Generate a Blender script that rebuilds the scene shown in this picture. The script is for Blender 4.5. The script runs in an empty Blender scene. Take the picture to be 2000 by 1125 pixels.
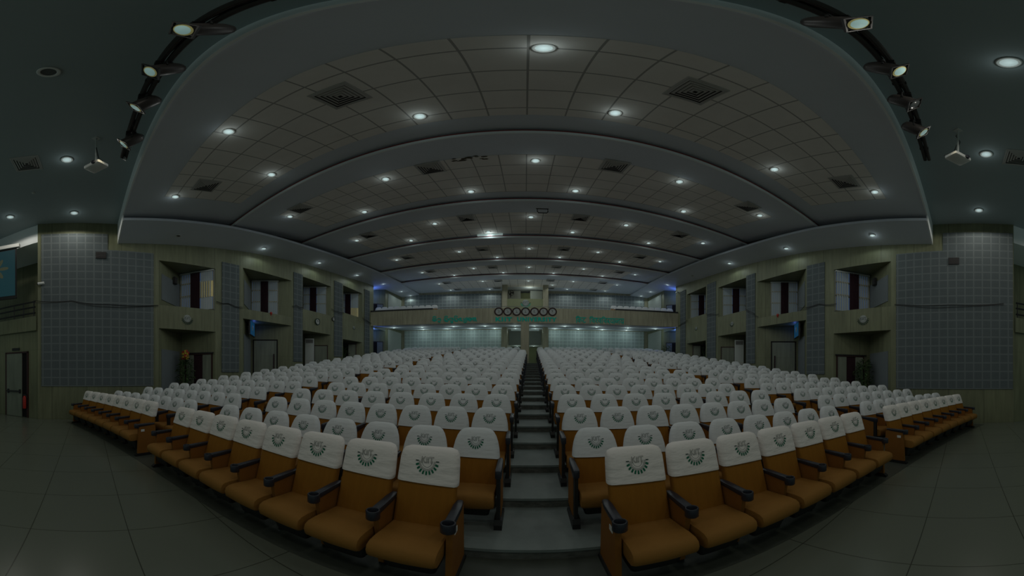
import bpy, math, random
from mathutils import Vector, Matrix
random.seed(7)
PI = math.pi
sc = bpy.context.scene
COL = sc.collection
R3 = lambda v: round(v, 3)

# ------------------------------------------------------------------ mesh builder
class MB:
    def __init__(self):
        self.v = []; self.f = []; self.m = []
    def add(self, vs, fs, mi=0):
        o = len(self.v); self.v += [tuple(p) for p in vs]
        self.f += [tuple(i + o for i in f) for f in fs]; self.m += [mi] * len(fs)
        return self
    def quad(self, a, b, c, d, mi=0): return self.add([a, b, c, d], [(0, 1, 2, 3)], mi)
    def tri(self, a, b, c, mi=0): return self.add([a, b, c], [(0, 1, 2)], mi)
    def box(self, c, s, mi=0, rz=0, M=None):
        x, y, z = s[0] / 2, s[1] / 2, s[2] / 2
        vs = [(-x,-y,-z),(x,-y,-z),(x,y,-z),(-x,y,-z),(-x,-y,z),(x,-y,z),(x,y,z),(-x,y,z)]
        ca, sa = math.cos(rz), math.sin(rz)
        vs = [(c[0]+p[0]*ca-p[1]*sa, c[1]+p[0]*sa+p[1]*ca, c[2]+p[2]) for p in vs]
        if M is not None: vs = [tuple(M @ Vector(p)) for p in vs]
        return self.add(vs, [(0,3,2,1),(4,5,6,7),(0,1,5,4),(1,2,6,5),(2,3,7,6),(3,0,4,7)], mi)
    def span(self, x0, x1, y0, y1, z0, z1, mi=0):
        return self.box(((x0+x1)/2, (y0+y1)/2, (z0+z1)/2), (x1-x0, y1-y0, z1-z0), mi)
    def loft(self, secs, mi=0, caps=True, closed=True):
        n = len(secs[0]); vs = [p for s in secs for p in s]; fs = []
        for i in range(len(secs)-1):
            for j in range(n if closed else n-1):
                k = (j+1) % n
                fs.append((i*n+j, i*n+k, (i+1)*n+k, (i+1)*n+j))
        if caps:
            fs.append(tuple(range(n-1, -1, -1))); fs.append(tuple((len(secs)-1)*n + j for j in range(n)))
        return self.add(vs, fs, mi)
    def prism_x(self, poly, x0, x1, mi=0):       # poly in (y,z)
        return self.loft([[(x0, y, z) for y, z in poly], [(x1, y, z) for y, z in poly]], mi)
    def prism_z(self, poly, z0, z1, mi=0):
        return self.loft([[(x, y, z0) for x, y in poly], [(x, y, z1) for x, y in poly]], mi)
    def tube(self, path, r, n=6, mi=0):
        path = [Vector(p) for p in path]; secs = []
        for i, p in enumerate(path):
            t = (path[min(i+1, len(path)-1)] - path[max(i-1, 0)]).normalized()
            u = t.cross(Vector((0, 0, 1)))
            if u.length < 1e-3: u = t.cross(Vector((0, 1, 0)))
            u.normalize(); w = t.cross(u)
            rr = r[i] if isinstance(r, (list, tuple)) else r
            secs.append([tuple(p + u*math.cos(a)*rr + w*math.sin(a)*rr) for a in [2*PI*k/n for k in range(n)]])
        return self.loft(secs, mi)
    def lathe(self, prof, c=(0, 0, 0), n=16, mi=0, M=None, caps=True):   # prof (r,z)
        secs = []
        for r, z in prof:
            s = [(r*math.cos(2*PI*k/n), r*math.sin(2*PI*k/n), z) for k in range(n)]
            if M is not None: s = [tuple(M @ Vector(p)) for p in s]
            secs.append([(p[0]+c[0], p[1]+c[1], p[2]+c[2]) for p in s])
        return self.loft(secs, mi, caps)
    def mesh(self, name, mats, smooth=None, uv=False):
        me = bpy.data.meshes.new(name); me.from_pydata(self.v, [], self.f)
        for m in (mats if isinstance(mats, (list, tuple)) else [mats]): me.materials.append(m)
        me.polygons.foreach_set('material_index', self.m)
        if smooth:
            me.polygons.foreach_set('use_smooth', [True]*len(self.f))
            me.update()
            try: me.set_sharp_from_angle(angle=math.radians(smooth))
            except Exception: pass
        me.update()
        return me
    def build(self, name, mats, parent=None, smooth=None, loc=None):
        return link(name, self.mesh(name, mats, smooth), parent, loc)

def link(name, me, parent=None, loc=None, rz=0):
    o = bpy.data.objects.new(name, me); COL.objects.link(o)
    if parent is not None: o.parent = parent
    if loc is not None: o.location = loc
    if rz: o.rotation_euler[2] = rz
    return o
def tag(o, label=None, cat=None, group=None, kind=None):
    if label: o['label'] = label
    if cat: o['category'] = cat
    if group: o['group'] = group
    if kind: o['kind'] = kind
    return o
def empty(name, loc, rz=0, label=None, cat=None, group=None):
    o = bpy.data.objects.new(name, None); COL.objects.link(o)
    o.empty_display_size = .1; o.location = loc; o.rotation_euler = (0, 0, rz)
    return tag(o, label, cat, group)
def struct(name, mb, mats, smooth=None): return tag(mb.build(name, mats, None, smooth), kind='structure')
def rrect(w, d, r, n=3):
    r = min(r, w*.98, d*.98); pts = []
    for cx, cy, a0 in ((w-r, d-r, 0), (-w+r, d-r, 90), (-w+r, -d+r, 180), (w-r, -d+r, 270)):
        for k in range(n+1):
            a = math.radians(a0 + 90*k/n); pts.append((cx+r*math.cos(a), cy+r*math.sin(a)))
    return pts

# ------------------------------------------------------------------ materials
def new_mat(name):
    m = bpy.data.materials.new(name); m.use_nodes = True
    nt = m.node_tree; b = nt.nodes['Principled BSDF']; return m, nt, b
def N(nt, t, **kw):
    n = nt.nodes.new(t)
    for k, v in kw.items():
        if k in n.inputs: n.inputs[k].default_value = v
        else: setattr(n, k, v)
    return n
def L(nt, a, b): nt.links.new(a, b)
def math_node(nt, op, a, b=None):
    n = nt.nodes.new('ShaderNodeMath'); n.operation = op
    for i, x in enumerate((a, b)):
        if x is None: continue
        if isinstance(x, (int, float)): n.inputs[i].default_value = x
        else: L(nt, x, n.inputs[i])
    return n.outputs[0]
def mixcol(nt, fac, c0, c1):
    n = nt.nodes.new('ShaderNodeMix'); n.data_type = 'RGBA'
    for i, x in ((0, fac), (6, c0), (7, c1)):
        if isinstance(x, (int, float)): n.inputs[i].default_value = x
        elif isinstance(x, tuple): n.inputs[i].default_value = (*x, 1)
        else: L(nt, x, n.inputs[i])
    return n.outputs[2]
def plain(name, col, rough=.6, var=.12, scale=6, bump=0, metal=0, spec=.3, stretch=None, coord='Object', bscale=None):
    m, nt, b = new_mat(name)
    tc = N(nt, 'ShaderNodeTexCoord'); src = tc.outputs[coord]
    if stretch:
        mp = N(nt, 'ShaderNodeMapping'); mp.inputs['Scale'].default_value = stretch; L(nt, src, mp.inputs[0]); src = mp.outputs[0]
    no = N(nt, 'ShaderNodeTexNoise', Scale=scale, Detail=4.0, Roughness=.6); L(nt, src, no.inputs['Vector'])
    lo = tuple(c*(1-var) for c in col); hi = tuple(min(1, c*(1+var)) for c in col)
    L(nt, mixcol(nt, no.outputs['Fac'], lo, hi), b.inputs['Base Color'])
    b.inputs['Roughness'].default_value = rough; b.inputs['Metallic'].default_value = metal
    b.inputs['Specular IOR Level'].default_value = spec
    if bump:
        n2 = N(nt, 'ShaderNodeTexNoise', Scale=bscale or scale*6, Detail=3.0); L(nt, src, n2.inputs['Vector'])
        bp = N(nt, 'ShaderNodeBump', Strength=bump, Distance=.02); L(nt, n2.outputs['Fac'], bp.inputs['Height']); L(nt, bp.outputs[0], b.inputs['Normal'])
    return m
def emis(name, col, strength):
    m, nt, b = new_mat(name)
    b.inputs['Base Color'].default_value = (*[min(1, c) for c in col], 1)
    b.inputs['Emission Color'].default_value = (*col, 1); b.inputs['Emission Strength'].default_value = strength
    b.inputs['Specular IOR Level'].default_value = .1
    return m
def along_coord(nt):
    """metres along the horizontal direction of any upright face, and height, in world space"""
    g = N(nt, 'ShaderNodeNewGeometry'); up = N(nt, 'ShaderNodeCombineXYZ', Z=1.0)
    cr = N(nt, 'ShaderNodeVectorMath', operation='CROSS_PRODUCT'); L(nt, g.outputs['True Normal'], cr.inputs[0]); L(nt, up.outputs[0], cr.inputs[1])
    nm = N(nt, 'ShaderNodeVectorMath', operation='NORMALIZE'); L(nt, cr.outputs[0], nm.inputs[0])
    dt = N(nt, 'ShaderNodeVectorMath', operation='DOT_PRODUCT'); L(nt, g.outputs['Position'], dt.inputs[0]); L(nt, nm.outputs[0], dt.inputs[1])
    sp = N(nt, 'ShaderNodeSeparateXYZ'); L(nt, g.outputs['Position'], sp.inputs[0])
    return g, dt.outputs['Value'], sp
def line_mask(nt, coord, period, width, offset=0.0):
    a = math_node(nt, 'ADD', coord, offset + 1000*period)
    f = math_node(nt, 'FRACT', math_node(nt, 'DIVIDE', a, period))
    d = math_node(nt, 'MINIMUM', f, math_node(nt, 'SUBTRACT', 1.0, f))
    return math_node(nt, 'LESS_THAN', d, width/period/2)
def wood_wall(name, col, seam):
    m, nt, b = new_mat(name)
    g, u, sp = along_coord(nt); z = sp.outputs['Z']
    cb = N(nt, 'ShaderNodeCombineXYZ'); L(nt, u, cb.inputs[0]); L(nt, math_node(nt, 'MULTIPLY', z, .07), cb.inputs[1])
    n1 = N(nt, 'ShaderNodeTexNoise', Scale=9.0, Detail=6.0, Roughness=.65); L(nt, cb.outputs[0], n1.inputs['Vector'])
    c2 = N(nt, 'ShaderNodeCombineXYZ'); L(nt, u, c2.inputs[0]); L(nt, math_node(nt, 'MULTIPLY', z, .4), c2.inputs[1])
    n2 = N(nt, 'ShaderNodeTexNoise', Scale=1.6, Detail=3.0); L(nt, c2.outputs[0], n2.inputs['Vector'])
    f = math_node(nt, 'ADD', math_node(nt, 'MULTIPLY', n1.outputs['Fac'], .6), math_node(nt, 'MULTIPLY', n2.outputs['Fac'], .4))
    cr = N(nt, 'ShaderNodeValToRGB'); cr.color_ramp.elements[0].position = .34; cr.color_ramp.elements[1].position = .66
    cr.color_ramp.elements[0].color = (*[c*.72 for c in col], 1); cr.color_ramp.elements[1].color = (*[c*1.2 for c in col], 1)
    L(nt, f, cr.inputs[0])
    mk = math_node(nt, 'MAXIMUM', line_mask(nt, u, seam, .018, .35), line_mask(nt, z, 2.44, .006, -.02))
    L(nt, mixcol(nt, mk, cr.outputs[0], tuple(c*.55 for c in col)), b.inputs['Base Color'])
    b.inputs['Roughness'].default_value = .5; b.inputs['Specular IOR Level'].default_value = .35
    return m
def acoustic(name, col, line, period=.295, lw=.045, offu=0.0, offz=0.0):
    m, nt, b = new_mat(name)
    g, u, sp = along_coord(nt); z = sp.outputs['Z']
    mk = math_node(nt, 'MAXIMUM', line_mask(nt, u, period, lw, offu), line_mask(nt, z, period, lw, offz))
    fine = math_node(nt, 'MAXIMUM', line_mask(nt, u, period/9, .008), line_mask(nt, z, period/9, .008))
    no = N(nt, 'ShaderNodeTexNoise', Scale=2.5, Detail=2.0); L(nt, g.outputs['Position'], no.inputs['Vector'])
    base = mixcol(nt, no.outputs['Fac'], tuple(c*.9 for c in col), tuple(c*1.1 for c in col))
    holes = mixcol(nt, math_node(nt, 'MULTIPLY', fine, .22), base, tuple(c*.55 for c in col))
    L(nt, mixcol(nt, mk, holes, line), b.inputs['Base Color'])
    bp = N(nt, 'ShaderNodeBump', Strength=.35, Distance=.01); L(nt, mk, bp.inputs['Height']); L(nt, bp.outputs[0], b.inputs['Normal'])
    b.inputs['Roughness'].default_value = .8; b.inputs['Specular IOR Level'].default_value = .15
    return m
def grid_xy(name, col, seam, px, py, w, ox, oy, rough, spec, var=.06, nscale=3.0, stain=None):
    m, nt, b = new_mat(name)
    g = N(nt, 'ShaderNodeNewGeometry'); sp = N(nt, 'ShaderNodeSeparateXYZ'); L(nt, g.outputs['Position'], sp.inputs[0])
    mk = math_node(nt, 'MAXIMUM', line_mask(nt, sp.outputs['X'], px, w, -ox), line_mask(nt, sp.outputs['Y'], py, w, -oy))
    no = N(nt, 'ShaderNodeTexNoise', Scale=nscale, Detail=5.0); L(nt, g.outputs['Position'], no.inputs['Vector'])
    base = mixcol(nt, no.outputs['Fac'], tuple(c*(1-var) for c in col), tuple(c*(1+var) for c in col))
    L(nt, mixcol(nt, mk, base, seam), b.inputs['Base Color'])
    b.inputs['Roughness'].default_value = rough; b.inputs['Specular IOR Level'].default_value = spec
    return m

M = {}
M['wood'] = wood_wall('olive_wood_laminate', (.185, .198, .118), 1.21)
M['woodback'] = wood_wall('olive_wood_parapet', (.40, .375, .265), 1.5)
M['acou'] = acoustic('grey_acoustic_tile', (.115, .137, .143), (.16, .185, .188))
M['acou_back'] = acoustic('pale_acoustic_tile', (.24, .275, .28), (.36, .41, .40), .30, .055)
M['acou_low'] = acoustic('lamplit_acoustic_tile', (.50, .58, .57), (.66, .75, .73), .30, .055)  # same tile as the balcony wall, with lamp light put into the colour
M['pale'] = plain('pale_cladding', (.42, .46, .43), .8, .06, 3)
M['acou_plain'] = plain('grey_acoustic_board', (.17, .195, .205), .8, .08, 3, coord='Object')
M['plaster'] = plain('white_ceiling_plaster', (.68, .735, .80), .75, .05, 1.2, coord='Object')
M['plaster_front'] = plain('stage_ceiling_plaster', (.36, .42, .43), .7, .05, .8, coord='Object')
M['fascia'] = plain('white_fascia_paint', (.88, .92, .93), .6, .03, 2)
M['tile_ceiling'] = grid_xy('ceiling_tile', (.87, .845, .80), (.42, .41, .39), .6, .585, .026, .0, .0, .85, .1)
M['red'] = plain('dark_red_strip', (.24, .045, .045), .6, .1)
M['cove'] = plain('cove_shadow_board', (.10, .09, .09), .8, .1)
M['floor'] = grid_xy('polished_floor_tile', (.145, .16, .127), (.05, .055, .04), .915, .915, .009, -2.57, -.54, .25, .45, .05, 1.3)
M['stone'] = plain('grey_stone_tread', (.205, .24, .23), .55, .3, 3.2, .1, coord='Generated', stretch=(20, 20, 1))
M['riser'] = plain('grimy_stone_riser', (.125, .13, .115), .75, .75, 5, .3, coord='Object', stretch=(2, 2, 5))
M['border'] = plain('dark_stone_border', (.075, .085, .07), .4, .35, 2.5, spec=.4)
M['cloth'] = plain('white_cotton', (.86, .815, .775), .9, .03, 4, .9, spec=.1, stretch=(1.6, 1.6, 4.5), bscale=3.2)
M['cloth2'] = plain('white_cotton_plain', (.745, .765, .775), .9, .03, 7, .35, spec=.1, stretch=(1, 1, 4), bscale=7)
M['brown'] = plain('brown_velvet', (.29, .122, .016), .8, .16, 3, .12, spec=.15, stretch=(8, 2, 1))
M['brown2'] = plain('brown_velvet_seat', (.285, .135, .028), .75, .12, 5, .1, spec=.25)
M['brown3'] = plain('red_brown_side_panel', (.255, .105, .02), .7, .15, 4, .1, spec=.2)
M['black'] = plain('black_plastic', (.024, .027, .038), .34, .1, 4, spec=.5)
M['blackm'] = plain('black_metal', (.018, .018, .018), .45, .1, 4, spec=.4)
M['green'] = plain('green_print', (.012, .15, .08), .8, .2, 30)
M['dgreen'] = plain('dark_green_print', (.02, .05, .04), .8, .2, 30)
M['teal'] = plain('teal_letters', (.0, .46, .35), .5, .1, 5)
M['white'] = plain('white_plastic', (.72, .73, .70), .45, .04, 4)
M['offdisc'] = plain('emblem_disc', (.34, .37, .35), .6, .06, 5)
M['offwhite'] = plain('offwhite_metal', (.52, .55, .53), .5, .05, 4)
M['vent'] = plain('vent_metal', (.50, .50, .48), .55, .06, 4)
M['ventd'] = plain('vent_dark', (.045, .045, .045), .8, .1, 4)
M['maroon'] = plain('maroon_curtain', (.032, .012, .018), .85, .15, 3, stretch=(1, 1, .2))
M['blind'] = plain('white_blind_slat', (.44, .49, .51), .8, .06, 3, stretch=(4, 4, .5))
M['tan'] = plain('tan_rail', (.30, .28, .20), .6, .05)
M['door'] = wood_wall('grey_door_laminate', (.20, .225, .175), 3.0)
M['dark'] = plain('dark_opening', (.012, .010, .010), .9, .1)
M['leaf'] = plain('plant_leaf', (.075, .135, .05), .6, .5, 5)
M['pot'] = plain('terracotta_pot', (.22, .06, .03), .7, .15, 5)
M['redp'] = plain('red_paint', (.40, .03, .02), .4, .1)
M['yellow'] = plain('yellow_petal', (.45, .33, .04), .6, .1)
M['beam'] = plain('rail_tube', (.05, .045, .042), .4, .1, metal=.3)
M['steel'] = plain('steel_rail', (.35, .35, .34), .35, .05, metal=.7)
M['beige'] = plain('beige_green_board', (.27, .29, .16), .6, .06, 2)
M['ctrl'] = plain('control_room_wall', (.45, .45, .42), .8, .05, 2)
M['clockf'] = plain('clock_face', (.42, .44, .42), .5, .03)
M['clockr'] = plain('dark_brown_rim', (.045, .02, .018), .45, .1)
M['lens'] = emis('downlight_lens', (.86, 1.0, 1.0), .30)
M['lens_off'] = plain('downlight_off', (.12, .13, .13), .3, .05)
M['warm'] = emis('stage_lamp_lens', (.66, 1.0, 1.0), .22)
M['amber'] = emis('stage_lamp_rim', (.80, .72, .30), .12)
M['stain'] = plain('damp_stain', (.10, .085, .06), .9, .4, 20)
M['glass_off'] = plain('unlit_lamp_glass', (.10, .11, .11), .15, .05, spec=.6)
M['screen'] = None
M['day'] = emis('daylight_pane', (.35, .55, .95), .11)
M['daywarm'] = emis('sun_glow_patch', (1.0, .84, .42), .06)  # glowing sheet that stands in for sunlight falling on the blind
M['tube'] = emis('fluorescent_tube', (.8, 1.0, .98), .42)

# screen picture: teal field with a pale flower, drawn with nodes in the screen's own coordinates
def screen_mat(name, cx, cy, asp, strength, cols):
    m, nt, b = new_mat(name)
    tc = N(nt, 'ShaderNodeTexCoord'); sp = N(nt, 'ShaderNodeSeparateXYZ'); L(nt, tc.outputs['UV'], sp.inputs[0])
    x = math_node(nt, 'MULTIPLY', math_node(nt, 'SUBTRACT', sp.outputs[0], cx), asp); y = math_node(nt, 'SUBTRACT', sp.outputs[1], cy)
    r = math_node(nt, 'SQRT', math_node(nt, 'ADD', math_node(nt, 'MULTIPLY', x, x), math_node(nt, 'MULTIPLY', y, y)))
    a = math_node(nt, 'ARCTAN2', y, x)
    pet = math_node(nt, 'ADD', .14, math_node(nt, 'MULTIPLY', .10, math_node(nt, 'COSINE', math_node(nt, 'MULTIPLY', a, 6))))
    fl = math_node(nt, 'LESS_THAN', r, pet); ce = math_node(nt, 'LESS_THAN', r, .045)
    no = N(nt, 'ShaderNodeTexNoise', Scale=3.0); L(nt, tc.outputs['UV'], no.inputs['Vector'])
    bg = mixcol(nt, no.outputs['Fac'], cols[0], cols[1])
    c = mixcol(nt, ce, mixcol(nt, fl, bg, cols[2]), (.02, .02, .01))
    b.inputs['Base Color'].default_value = (.02, .02, .02, 1); b.inputs['Roughness'].default_value = .8; b.inputs['Specular IOR Level'].default_value = 0
    L(nt, c, b.inputs['Emission Color']); b.inputs['Emission Strength'].default_value = strength
    return m
M['screen'] = screen_mat('projected_flower_picture', .735, .60, 1.4, .12, ((.10, .48, .60), (.16, .58, .66), (.62, .72, .42)))
M['tv'] = screen_mat('television_picture', .5, .55, 1.4, .22, ((.04, .30, .72), (.05, .40, .80), (.5, .5, .3)))
def uv_quad(me):
    uvl = me.uv_layers.new(name='UVMap')
    for p in me.polygons:
        for li, uv in zip(p.loop_indices, ((0, 0), (1, 0), (1, 1), (0, 1))): uvl.data[li].uv = uv

# ------------------------------------------------------------------ room data (metres; camera stands at x=0, y=0)
CY = -18.4                                         # centre of the seating arcs
def wx(s, Y, d=0.0):                               # side wall, s=-1 screen side, +1 opposite
    return -(9.66 + .04*Y + d) if s < 0 else 9.5 + .04*Y + d
BAYS = [(2.53, 4.85, 5.95, 4.15, 3.27), (6.15, 8.98, 6.27, 4.38, 3.95), (9.76, 12.05, 6.70, 4.93, 3.82), (13.25, 15.46, 7.10, 5.35, 3.70)]
DEP = 1.25
LY = [1.05, 4.9, 8.67, 12.1, 15.5, 18.8, 23.6]
LT = [5.33, 5.75, 6.2, 6.45, 6.68, 6.93, 7.05]
def panel_z(k, Y): return 1.65 + LT[k] + (LT[k+1]+.18-LT[k])/(LY[k+1]-LY[k])*(Y-LY[k])
ZI = [(1.05, 6.75), (4.82, 7.19), (8.34, 7.49), (11.94, 7.89), (15.37, 8.24), (18.44, 8.49), (24.2, 8.72)]
ZO = [(1.05, 6.52), (2.37, 6.63), (4.35, 6.85), (6.39, 7.09), (10, 7.45), (13.34, 7.70), (16.66, 8.07), (24.2, 8.55)]
def itp(l, Y):
    if Y <= l[0][0]: return l[0][1]
    for (p, q), (r, t) in zip(l, l[1:]):
        if Y <= r: return q + (t-q)*(Y-p)/(r-p)
    return l[-1][1]
def sxi(s, Y): return s*((8.3 if s < 0 else 8.15) + .035*(Y-1))
def rowR(k): return 20.02 + .845*(k-1)
def rowz(k): return 0 if k == 1 else .117 + .122*(k-2)
def stepR(k): return 20.5 + .845*(k-1)
def stepz(k): return .117 + .122*(k-1)
NSTEP, NROW = 19, 24
def axc(Y): return .06 + .021*Y

# floor and tiers
f = MB(); f.quad((-13, -6.5, 0), (13, -6.5, 0), (13, 3.2, 0), (-13, 3.2, 0))
struct('floor', f, M['floor'])
f = MB()
def sector(mb, R0, R1, z, a0, a1, n=26, mi=0):
    for i in range(n):
        b0, b1 = a0+(a1-a0)*i/n, a0+(a1-a0)*(i+1)/n
        P = lambda R, b, zz=z: (R*math.sin(b), CY+R*math.cos(b), zz)
        mb.quad(P(R0, b0), P(R0, b1), P(R1, b1), P(R1, b0), mi)
def riser(mb, R, z0, z1, a0, a1, n=26, mi=1):
    for i in range(n):
        b0, b1 = a0+(a1-a0)*i/n, a0+(a1-a0)*(i+1)/n
        P = lambda b, zz: (R*math.sin(b), CY+R*math.cos(b), zz)
        mb.quad(P(b0, z0), P(b1, z0), P(b1, z1), P(b0, z1), mi)
for k in range(1, 27):
    z = stepz(k); R0, R1 = stepR(k), stepR(k+1); am = math.asin(11.6/R0)
    if k == 26: R1 = 42.0
    if k <= NSTEP: parts = [(-am, am)]
    else:
        c = math.asin((axc(R0+CY)-.42)/R0), math.asin((axc(R0+CY)+.42)/R0); parts = [(-am, c[0]), (c[1], am)]
    for a0, a1 in parts:
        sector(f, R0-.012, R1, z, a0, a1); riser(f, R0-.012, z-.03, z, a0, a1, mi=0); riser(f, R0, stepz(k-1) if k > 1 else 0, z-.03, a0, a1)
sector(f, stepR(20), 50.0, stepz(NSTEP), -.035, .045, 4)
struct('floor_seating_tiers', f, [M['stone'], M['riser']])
f = MB(); am = math.asin(9.2/20); sector(f, 19.93, 20.49, .004, -am, am, 40); struct('floor_border_strip', f, M['border'])

# side walls with the saw-tooth niches
def wall(s):
    w = MB(); W = lambda Y, z, d=0.0: (wx(s, Y, d), Y, z); TOP = 9.4
    w.quad(W(-1.75, 0), W(1.05, 0), W(1.05, 7.6), W(-1.75, 7.6))
    y = 1.05
    for (p1, p2, zt, zs, zl) in BAYS + [(17.0, 18.9, 9.4, 5.4, 4.93)]:
        last = zt == 9.4; dep = DEP if not last else .95; yb = p1 + dep
        w.quad(W(y, 0), W(p1, 0), W(p1, TOP), W(y, TOP))
        if not last:
            w.quad(W(p1, zl), W(p2, zl), W(p2, zs), W(p1, zs)); w.quad(W(p1, zt), W(p2, zt), W(p2, TOP), W(p1, TOP))
        for z0, z1 in ((0, zl), (zs, zt)):
            w.quad(W(p1, z0), W(yb, z0, dep), W(yb, z1, dep), W(p1, z1))
            w.quad(W(yb, z0, dep), W(p2, z0), W(p2, z1), W(yb, z1, dep))
            if z0 > 0: w.tri(W(p1, z0), W(p2, z0), W(yb, z0, dep))
            w.tri(W(p1, z1), W(p2, z1), W(yb, z1, dep))
        y = p2
    w.quad(W(y, 0), W(24.5, 0), W(24.5, TOP), W(y, TOP))
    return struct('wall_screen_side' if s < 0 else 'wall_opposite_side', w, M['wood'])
wall(-1); wall(1)

# stage-side recess walls: splayed wood wall with a door, a gallery above, white header
def recess(s):
    Q = [(0, -1.75), (.22, -2.2), (.70, -3.12), (1.6, -4.75), (2.4, -6.4)]
    P = lambda i, z, o=0.0: (wx(s, 0, Q[i][0]+o) + (.07 if s < 0 else -.07)*0, Q[i][1], z)
    w = MB()
    for i in range(4):
        w.quad(P(i, 0), P(i+1, 0), P(i+1, 3.2), P(i, 3.2))
        w.quad(P(i, 3.2), P(i+1, 3.2), P(i+1, 3.2, 1.9), P(i, 3.2, 1.9))
        w.quad(P(i, 3.2, 1.9), P(i+1, 3.2, 1.9), P(i+1, 7.6, 1.9), P(i, 7.6, 1.9))
    w.quad(P(0, 3.2), P(0, 3.2, 1.9), P(0, 7.6, 1.9), P(0, 7.6))
    struct('wall_gallery_screen_side' if s < 0 else 'wall_gallery_opposite_side', w, M['wood'])
    w = MB()
    for i in range(4): w.quad(P(i, 6.62), P(i+1, 6.62), P(i+1, 7.6), P(i, 7.6)); w.quad(P(i, 6.62), P(i+1, 6.62), P(i+1, 6.62, 1.9), P(i, 6.62, 1.9))
    struct('wall_header_screen_side' if s < 0 else 'wall_header_opposite_side', w, M['fascia'])
    w = MB(); o = -.10
    for i in range(4):
        a, b = P(i, 0, o), P(i+1, 0, o)
        if i == 0: a = (a[0], a[1]-.06, 0)
        w.loft([[(a[0], a[1], 3.14), (a[0]-s*-.12, a[1], 3.14), (a[0]-s*-.12, a[1], 3.66), (a[0], a[1], 3.66)],
                [(b[0], b[1], 3.14), (b[0]-s*-.12, b[1], 3.14), (b[0]-s*-.12, b[1], 3.66), (b[0], b[1], 3.66)]])
    struct('trim_1' if s < 0 else 'trim_2', w, M['wood'])
    rt = empty('gallery_railing', P(1, 3.66, 0), 0, 'black three-bar railing on the gallery parapet ' + ('under the projection screen' if s < 0 else 'across the hall from the projection screen'), 'railing', 'gallery railings')
    o0 = Vector(P(1, 3.66, 0))
    for z in (3.80, 4.02, 4.22):
        r = MB(); pts = [Vector(P(i, z, -.02)) - o0 for i in range(0, 5)]
        pts[0] = pts[0].lerp(pts[1], .25)
        r.tube(pts, .031, 6); r.build('rail', M['blackm'], rt, 40)
    for i, t in ((0, .35), (1, .15), (1, .6), (2, .3), (2, .8), (3, .5)):
        p = Vector(P(i, 0, -.02)).lerp(Vector(P(i+1, 0, -.02)), t) - o0
        r = MB(); r.tube([(p.x, p.y, -.01), (p.x, p.y, .58)], .022, 6); r.build('post', M['blackm'], rt, 40)
    return P
Pl = recess(-1); recess(1)

# back wall (upper behind the balcony, lower under it), core opening
w = MB(); RB = 41.9
def barc(x): return (x, CY + math.sqrt(RB*RB - x*x))
def arcwall(mb, x0, x1, z0, z1, R=RB, n=12, mi=0):
    for i in range(n):
        a, b = x0+(x1-x0)*i/n, x0+(x1-x0)*(i+1)/n
        ya, yb = CY+math.sqrt(R*R-a*a), CY+math.sqrt(R*R-b*b)
        mb.quad((a, ya, z0), (b, yb, z0), (b, yb, z1), (a, ya, z1), mi)
arcwall(w, -11.2, -1.55, 2.0, 9.4); arcwall(w, 1.46, 11.0, 2.0, 9.4)
yb_ = barc(0)[1]
w.quad((-1.55, yb_, 2), (-1.55, 29, 2), (-1.55, 29, 9.4), (-1.55, yb_, 9.4)); w.quad((1.46, yb_, 2), (1.46, 29, 2), (1.46, 29, 9.4), (1.46, yb_, 9.4))
WB = w
for x in (-1.50, 1.42):
    w.quad((x, 21.5, 2), (x, 29, 2), (x, 29, 9.4), (x, 21.5, 9.4))
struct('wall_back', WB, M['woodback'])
w = MB(); w.span(-1.50, 1.42, 21.4, 21.55, 5.4, 7.56); struct('wall_control_room_front', w, M['beige'])
w = MB(); w.quad((-1.50, 24.4, 7.5), (1.42, 24.4, 7.5), (1.42, 24.4, 9.3), (-1.50, 24.4, 9.3)); w.quad((-1.50, 21.55, 7.5), (1.42, 21.55, 7.5), (1.42, 24.4, 7.5), (-1.50, 24.4, 7.5))
struct('wall_control_room_back', w, M['ctrl'])
w = MB(); w.quad((-1.55, 28.6, 2.2), (1.46, 28.6, 2.2), (1.46, 28.6, 5.5), (-1.55, 28.6, 5.5)); struct('wall_corridor_end', w, M['beige'])
w = MB(); w.span(-1.55, 1.46, 25.4, 25.5, 4.30, 5.6); w.span(-1.55, 1.46, 25.5, 28.6, 4.36, 4.42); struct('wall_corridor_header', w, M['pale'])

# ceilings
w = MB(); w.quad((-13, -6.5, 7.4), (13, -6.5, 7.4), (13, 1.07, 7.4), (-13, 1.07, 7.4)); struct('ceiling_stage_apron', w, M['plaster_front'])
w = MB(); t_ = MB(); lip = MB(); cov = MB()
for k in range(6):
    y0, y1 = LY[k], LY[k+1] + (.32 if k < 5 else .9); xa, xb = -9.3 - .02*y0, 9.15 + .02*y0
    w.quad((xa, y0, panel_z(k, y0)), (xb, y0, panel_z(k, y0)), (xb, y1, panel_z(k, y1)), (xa, y1, panel_z(k, y1)))
    a, b = y0 + .98, y0 + .98 + 2.32
    xe = 7.35 - .12*k
    xe = round(xe/.6)*.6
    n = 4
    t_.span(-xe, xe, a, b, 0, .004)
    for i in range(len(t_.v)-8, len(t_.v)):
        v = t_.v[i]; t_.v[i] = (v[0], v[1], panel_z(k, v[1]) - .006 + v[2])
    if k > 0:
        z = panel_z(k, y0)
        lip.span(xa, xb, y0-.012, y0+.02, z-.002, z+.085); cov.span(xa, xb, y0-.016, y0+.018, z+.085, z+.125, 0)
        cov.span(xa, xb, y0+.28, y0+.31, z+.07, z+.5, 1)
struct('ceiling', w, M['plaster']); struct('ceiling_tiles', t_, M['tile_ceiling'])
struct('trim_3', lip, M['fascia']); struct('trim_4', cov, [M['red'], M['cove']])
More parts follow.
